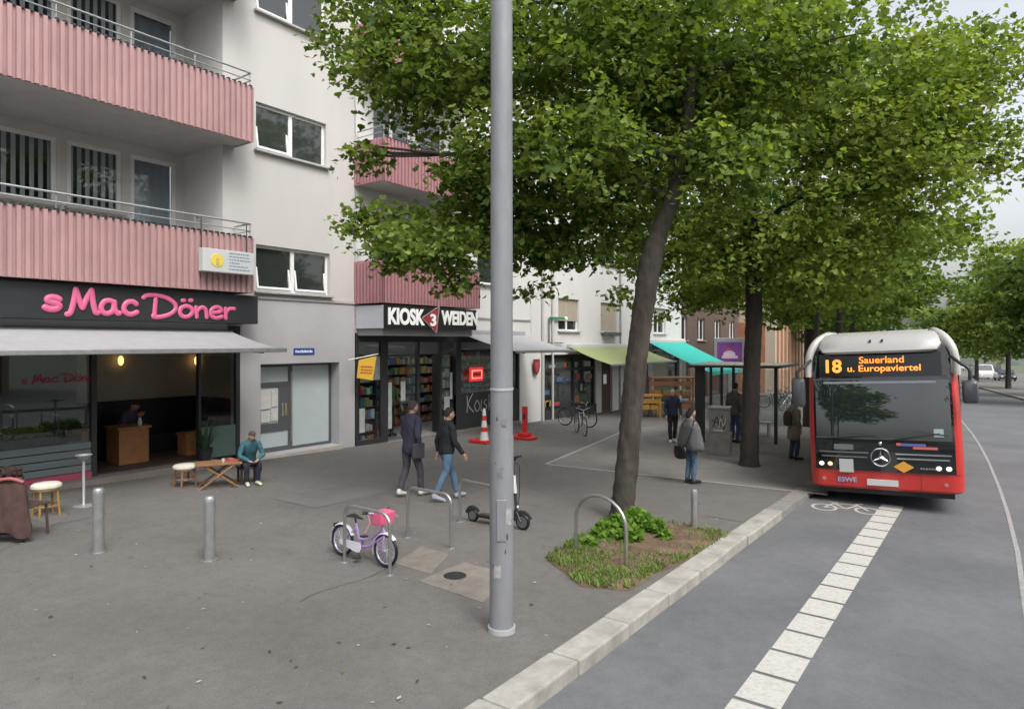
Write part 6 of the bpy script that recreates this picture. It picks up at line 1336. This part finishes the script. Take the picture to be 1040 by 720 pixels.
def person(label, px, py, rz, Hpx, pose='stand', stride=0.0, arms=(0, 0), top=None, legs=None, shoe=None, hair=None, hairlen=.0, garment='jacket', lean=0.0, hemz=None, at=None, scale=None, bag=None, hands=True, headyaw=0):
    q = Vector(at) if at else onground(px, py); D = depth_of(q)
    j = joints(pose, stride=stride, arms=arms, lean=lean)
    Hn = (1.30 if pose == 'sit' else 1.73)
    sc = scale or (Hpx / (FOC / D)) / Hn
    root = thing('person', label, 'person', tuple(q), rz); root.scale = (sc,) * 3
    for k in 'lr': finish_hand(j, k)
    E = [('pel', 'wai'), ('wai', 'che'), ('che', 'neb'), ('neb', 'net'), ('net', 'hea')]; rd = dict(pel=.115, wai=.11, che=.125, neb=.05, net=.05, hea=.05)
    for k in 'lr':
        E += [('pel', 'hip' + k), ('hip' + k, 'kne' + k), ('kne' + k, 'ank' + k), ('ank' + k, 'toe' + k), ('neb', 'sho' + k), ('sho' + k, 'elb' + k), ('elb' + k, 'wri' + k), ('wri' + k, 'han' + k)]
        rd.update({'hip' + k: .082, 'kne' + k: .056, 'ank' + k: .036, 'toe' + k: .032, 'sho' + k: .045, 'elb' + k: .040, 'wri' + k: .026, 'han' + k: (.034, .018)})
        if hands:
            for i in range(4): E += [('han' + k, f'f{i}a' + k), (f'f{i}a' + k, f'f{i}b' + k), (f'f{i}b' + k, f'f{i}c' + k)]; rd.update({f'f{i}a' + k: .009, f'f{i}b' + k: .0085, f'f{i}c' + k: .007})
            E += [('wri' + k, 'tha' + k), ('tha' + k, 'thb' + k), ('thb' + k, 'thc' + k)]; rd.update({'tha' + k: .011, 'thb' + k: .0095, 'thc' + k: .008})
    body = skinned(j, E, rd)
    # head with face
    h = j['hea']; HT = Matrix.Translation(h) @ Matrix.Rotation(headyaw, 4, 'Z') @ Matrix.Rotation(R(-38) if pose == 'sit' else R(-4), 4, 'X')
    hd = []; n, mm_ = 24, 18
    for i in range(mm_ + 1):
        a = math.pi * i / mm_
        for k in range(n):
            b_ = 2 * math.pi * k / n; x, y, z = math.sin(a) * math.cos(b_), math.sin(a) * math.sin(b_), -math.cos(a)
            w_ = .077 * (1 - .22 * max(0, -z)); dd = .098 * (1 - .10 * max(0, -z)); X_, Y_, Z_ = x * w_, y * dd, z * .118
            if y > 0:
                Y_ += .022 * math.exp(-(x / .18) ** 2 - ((z + .12) / .16) ** 2) - .008 * math.exp(-((abs(x) - .36) / .16) ** 2 - ((z - .10) / .12) ** 2) + .006 * math.exp(-(x / .3) ** 2 - ((z + .52) / .08) ** 2) + .008 * math.exp(-(x / .3) ** 2 - ((z + .85) / .15) ** 2)
            hd.append(HT @ Vector((X_, Y_ + .01, Z_ + .02)))
    body.add(hd, [(i * n + k, i * n + (k + 1) % n, (i + 1) * n + (k + 1) % n, (i + 1) * n + k) for i in range(mm_) for k in range(n)])
    for s in (-1, 1):
        body.ball(HT @ Vector((s * .079, .0, .012)), .012, .022, .033, 8, 6)
        body.ball(HT @ Vector((s * .030, .090, .035)), .011, .008, .007, 8, 6, 1)
    body.ball(HT @ Vector((0, .096, -.042)), .024, .008, .006, 8, 5, 2)
    body.build('body', [M_skin, mat('eye', (.03, .025, .02), .3), mat('lips', (.36, .14, .12), .5)], root, world=False, smooth=True, autos=80)
    # hair
    hm = MB(); hv = []; n, mm_ = 26, 14
    for i in range(mm_ + 1):
        for k in range(n):
            b_ = 2 * math.pi * k / n; fr = math.sin(b_)           # fr = 1 at the face, -1 at the nape
            amax = 1.02 + (.95 if fr < -.35 else (.62 * max(0, min(1, (.45 - fr) / .8)))) + .05 * math.sin(11 * b_)
            a = amax * i / mm_; x, y, z = math.sin(a) * math.cos(b_), math.sin(a) * math.sin(b_), math.cos(a)
            f = (1.0 + .03 * math.sin(7 * b_ + 5 * z)) * (1 if i < mm_ else .93)
            hv.append(HT @ Vector((x * .088 * f, y * .110 * f + .006, z * .130 * f + .026)))
    hm.add(hv, [(i * n + k, i * n + (k + 1) % n, (i + 1) * n + (k + 1) % n, (i + 1) * n + k) for i in range(mm_) for k in range(n)])
    if hairlen: hm.tube([HT @ Vector((0, -.055, .06)), HT @ Vector((0, -.085, -.05)), HT @ Vector((0, -.08, -.05 - hairlen))], [.07, .075, .04], 12, sub=3)
    folds(hm.build('hair', mat('hair ' + str(hair), hair or (.03, .02, .015), .8, var=.3, scale=60, bump=.6, bscale=120), root, world=False, smooth=True, autos=80), .018)
    # trousers
    tm = MB()
    for k in 'lr':
        hp, kn, an = j['hip' + k], j['kne' + k], j['ank' + k]; up = j['pel'].lerp(hp, .55) + Vector((0, 0, .04 if pose != 'sit' else .02))
        tm.tube([up, hp + (kn - hp) * .12, hp.lerp(kn, .55), kn, kn.lerp(an, .5), an + (kn - an) * .06], [.105, .102, .083, .070, .064, .058], 14, sub=4)
    tm.ball(j['pel'] + Vector((0, 0, -.01)), .165, .125, .12, 16, 10)
    folds(tm.build('trousers', legs, root, world=False, smooth=True, autos=80), .028)
    for k in 'lr':
        an, to = j['ank' + k], j['toe' + k]; d = (to - an); sm = MB(); hl = an - Vector((d.x, d.y, 0)) * .35 + Vector((0, 0, -.045)); sm.tube([an + Vector((0, 0, .02)), an.lerp(hl, .5) + Vector((0, 0, -.01)), hl.lerp(to, .45) + Vector((0, 0, .022)), to + Vector((0, 0, .01)), to + d * .18], [.042, .050, .047, .042, .026], 12, sub=3, flat=.85); 
        sm.build('shoe', shoe or M_dark, root, world=False, smooth=True, autos=80)
    # upper garment
    gm = MB(); sp = ['pel', 'wai', 'che', 'neb']; 
    def ell(c, ax, ay, t=Vector((0, 0, 1)), n=26, wob=0.0, ph=0):
        t = t.normalized(); r_ = Vector((1, 0, 0)); f_ = t.cross(r_).normalized()
        return [c + r_ * ax * math.cos(2 * math.pi * i / n) * (1 + wob * math.sin(5 * 2 * math.pi * i / n + ph)) + f_ * ay * math.sin(2 * math.pi * i / n) * (1 + wob * math.sin(6 * 2 * math.pi * i / n + ph)) for i in range(n)]
    up_ = (j['che'] - j['pel'])
    P_, W_, C_, N_ = (j[k] for k in sp); sh_c = (j['shol'] + j['shor']) / 2
    tnorm = (N_ - W_)
    if garment == 'cape':
        z0 = hemz or .72
        rg_ = [ell(Vector((0, 0, z0)), .40, .20, wob=.05), ell(Vector((0, 0, z0 + .10)), .41, .21, wob=.05, ph=.4), ell(W_, .36, .19, wob=.04, ph=.8), ell(C_, .30, .165, wob=.025, ph=1), ell(C_ + Vector((0, 0, .07)), .255, .15, wob=.01), ell(sh_c + Vector((0, 0, .035)), .19, .115), ell(N_ + Vector((0, 0, .035)), .115, .11), ell(N_ + Vector((0, .01, .08)), .09, .092)]
    else:
        z0 = hemz if hemz is not None else .80; hem = Vector((0, 0, z0)) if pose != 'sit' else P_ + Vector((0, -.01, -.08)); wd = .19 if z0 > .7 else .22
        coat = [ell(hem, wd, .145 if z0 > .7 else .17, up_ if pose == 'sit' else Vector((0, 0, 1)), wob=.03), ell(hem.lerp(W_, .5), wd - .004, .142, up_ if pose == 'sit' else Vector((0, 0, 1)), wob=.02, ph=1)]
        rg_ = coat + [ell(W_, .172, .128, tnorm, wob=.015, ph=2), ell(W_.lerp(C_, .5), .185, .132, tnorm, wob=.012), ell(C_, .20, .135, tnorm), ell(C_.lerp(sh_c, .7), .205, .125, tnorm), ell(sh_c + tnorm.normalized() * .06, .160, .105, tnorm), ell(N_ + tnorm.normalized() * .035, .105, .104, tnorm), ell(N_ + tnorm.normalized() * .07, .088, .092, tnorm), ell(N_ + tnorm.normalized() * .085, .080, .084, tnorm)]
    gm.loft(rg_)
    if garment != 'none':
        for k in 'lr':
            s_, e_, w_ = j['sho' + k], j['elb' + k], j['wri' + k]; inn = s_ + Vector((-.05 if k == 'r' else .05, 0, -.01))
            if garment == 'cape' : gm.tube([e_ , e_.lerp(w_, .5), w_], [.06, .052, .042], 12, sub=3)
            else: gm.tube([inn, s_, s_.lerp(e_, .5), e_, e_.lerp(w_, .5), e_.lerp(w_, .97)], [.074, .078, .064, .056, .050, .042], 14, sub=4)
    gname = {'jacket': 'jacket', 'cape': 'cape', 'coat': 'coat', 'shirt': 'shirt'}[garment]
    g_o = gm.build(gname, top, root, world=False, smooth=True, autos=80); folds(g_o, .04)
    if bag == 'shoulder':
        b_ = MB(); c_ = Vector((-.06, -.24, .76)) ; rings = [[c_ + Vector((math.cos(2 * math.pi * i / 20) * hw, math.sin(2 * math.pi * i / 20) * .07, z)) for i in range(20)] for z, hw in ((-.17, .10), (-.14, .20), (-.02, .23), (.10, .20), (.13, .16))]; b_.loft(rings); 
        B_ = thing('handbag', 'large black slouchy shoulder bag carried by the woman in the grey cape', 'bag', tuple(q), rz); B_.scale = (sc,) * 3; b_.build('pouch', M_black, B_, world=False, smooth=True, autos=80)
        b_ = MB(); b_.tube([c_ + Vector((.17, 0, .1)), Vector((.20, -.15, 1.2)), Vector((.15, 0, 1.475)), Vector((-.02, .10, 1.3)) + Vector((0, .08, 0))], .013, 6, sub=5); b_.build('strap', M_black, B_, world=False, smooth=True)
    if bag == 'backpack':
        b_ = MB(); b_.loft([ell(Vector((0, -.20, z)), hw, dd_) for z, hw, dd_ in ((.98, .10, .05), (1.0, .14, .08), (1.2, .15, .09), (1.34, .13, .075), (1.39, .08, .04))]); B_ = thing('backpack', 'dark brown backpack on the person in the beige coat', 'bag', tuple(q), rz); B_.scale = (sc,) * 3; b_.build('pack', mat('dark brown pack', (.045, .025, .022), .8), B_, world=False, smooth=True)
        b_ = MB()
        for s in (-1, 1): b_.tube([(s * .11, -.14, 1.35), (s * .12, .0, 1.47), (s * .12, .13, 1.3), (s * .13, .08, 1.1), (s * .13, -.12, 1.02)], .014, 6, sub=4)
        b_.build('strap', M_dark, B_, world=False, smooth=True)
    if bag == 'side':
        b_ = MB(); b_.box(.20, .27, -.15, .12, .72, 1.0); B_ = thing('satchel', 'grey satchel at the hip of the man in the navy coat', 'bag', tuple(q), rz); B_.scale = (sc,) * 3; b_.build('pouch', mat('grey satchel', (.05, .05, .06), .8), B_, world=False, bevel=.03)
        b_ = MB(); b_.tube([(.235, -.08, .98), (.14, -.15, 1.25), (-.10, -.10, 1.46), (-.15, .05, 1.44), (0, .16, 1.25), (.235, .06, .98)], .010, 6, sub=4); b_.build('strap', M_dark, B_, world=False, smooth=True)
    return root, j, sc
navy = mat('navy coat cloth', (.040, .040, .068), .9, var=.12, scale=12, bump=.2); greyt = mat('charcoal trouser cloth', (.062, .058, .068), .9, var=.1, scale=14); blk = mat('black jacket cloth', (.014, .016, .018), .85, var=.1, scale=14)
jean = mat('blue denim', (.085, .15, .23), .9, var=.18, scale=16, bump=.2); djean = mat('dark denim', (.03, .05, .10), .9, var=.2, scale=16); whs = mat('white trainers', (.60, .60, .58), .6)
W0 = R(-28)
person('man in a navy coat and charcoal trousers walking away with a grey satchel', 417, 504, R(-6), 96, 'stand', .19, (.0, .05), navy, greyt, whs, (.055, .045, .04), garment='jacket', hemz=.76, lean=.02, bag='side')
person('man in a black jacket and light blue jeans striding away beside the navy coat', 453, 508, R(-22), 93, 'stand', -.27, (0, 0), blk, jean, mat('grey trainers', (.28, .33, .38), .6), (.03, .02, .015), lean=.03, hemz=.84)
person('woman in a grey cape and blue jeans standing on the paving with her back turned', 701, 491, R(-30), 76, 'stand', .02, (0, 0), mat('grey knitted cape', (.115, .115, .118), .95, var=.2, scale=16, bump=.4), jean, blk, (.012, .01, .01), hairlen=.03, garment='cape', hemz=.76, bag='shoulder')
per, jj, sc = person('person in a teal jacket and dark trousers sitting on the step, bent forward', 252, 490, R(-108), 54, 'sit', top=mat('teal jacket', (.035, .12, .15), .8, var=.2, scale=8, bump=.3), legs=mat('dark navy trousers', (.02, .02, .035), .9), shoe=mat('cream shoes', (.62, .60, .45), .6), hair=(.09, .065, .05))
bx_ = onground(252, 490); m = MB(); 
tq = Matrix.Translation(bx_) @ Matrix.Rotation(R(-65), 4, 'Z')
st_ = thing('low_stool', 'low dark block seat under the person in the teal jacket', 'stool', tuple(bx_), R(-108)); m.box(-.2, .2, -.17, .17, .30, .34); m.build('seat', M_floorw, st_, world=False, bevel=.01)
for x in (-.16, .16):
    for y in (-.13, .13): m = MB(); m.box(x - .02, x + .02, y - .02, y + .02, 0, .298); m.build('leg', M_floorw, st_, world=False)
person('blond person in a navy vest beside the orange fruit stand', 683, 449, R(-150), 53, 'stand', .10, (.1, .25), mat('navy vest cloth', (.03, .032, .06), .9), blk, whs, (.50, .42, .32), hemz=.82)
person('man in a brown grey jacket and dark jeans waiting inside the bus shelter', 746, 450, R(-20), 60, 'stand', .03, (0, 0), mat('brown grey jacket', (.085, .072, .062), .9, var=.1, scale=12), djean, blk, (.03, .025, .02), hemz=.80)
person('person in a long beige coat with a dark scarf waiting beside the bus door', 806, 467, R(-40), 62, 'stand', .03, (.1, 0), mat('beige coat cloth', (.19, .165, .13), .9, var=.1, scale=12), djean, blk, (.018, .015, .015), garment='coat', hemz=.52, bag='backpack')
person('seated diner in a dusky pullover behind the pedestal table in the restaurant', 0, 0, R(-65), 0, 'sit', top=mat('dusty violet pullover', (.10, .09, .16), .9), legs=blk, shoe=blk, hair=(.05, .035, .03), at=(-16.55, 7.2, .02), scale=1.02)
person('kiosk worker in a green shirt behind the open door', 0, 0, R(-95), 0, 'stand', .0, (.2, .2), mat('green shirt', (.04, .20, .09), .85), blk, blk, (.03, .02, .015), at=(X0 - 1.0, yw(418), -.30), scale=1.08, garment='shirt', hemz=.85)
# pushchair beside the blond person
q = onground(676, 447)
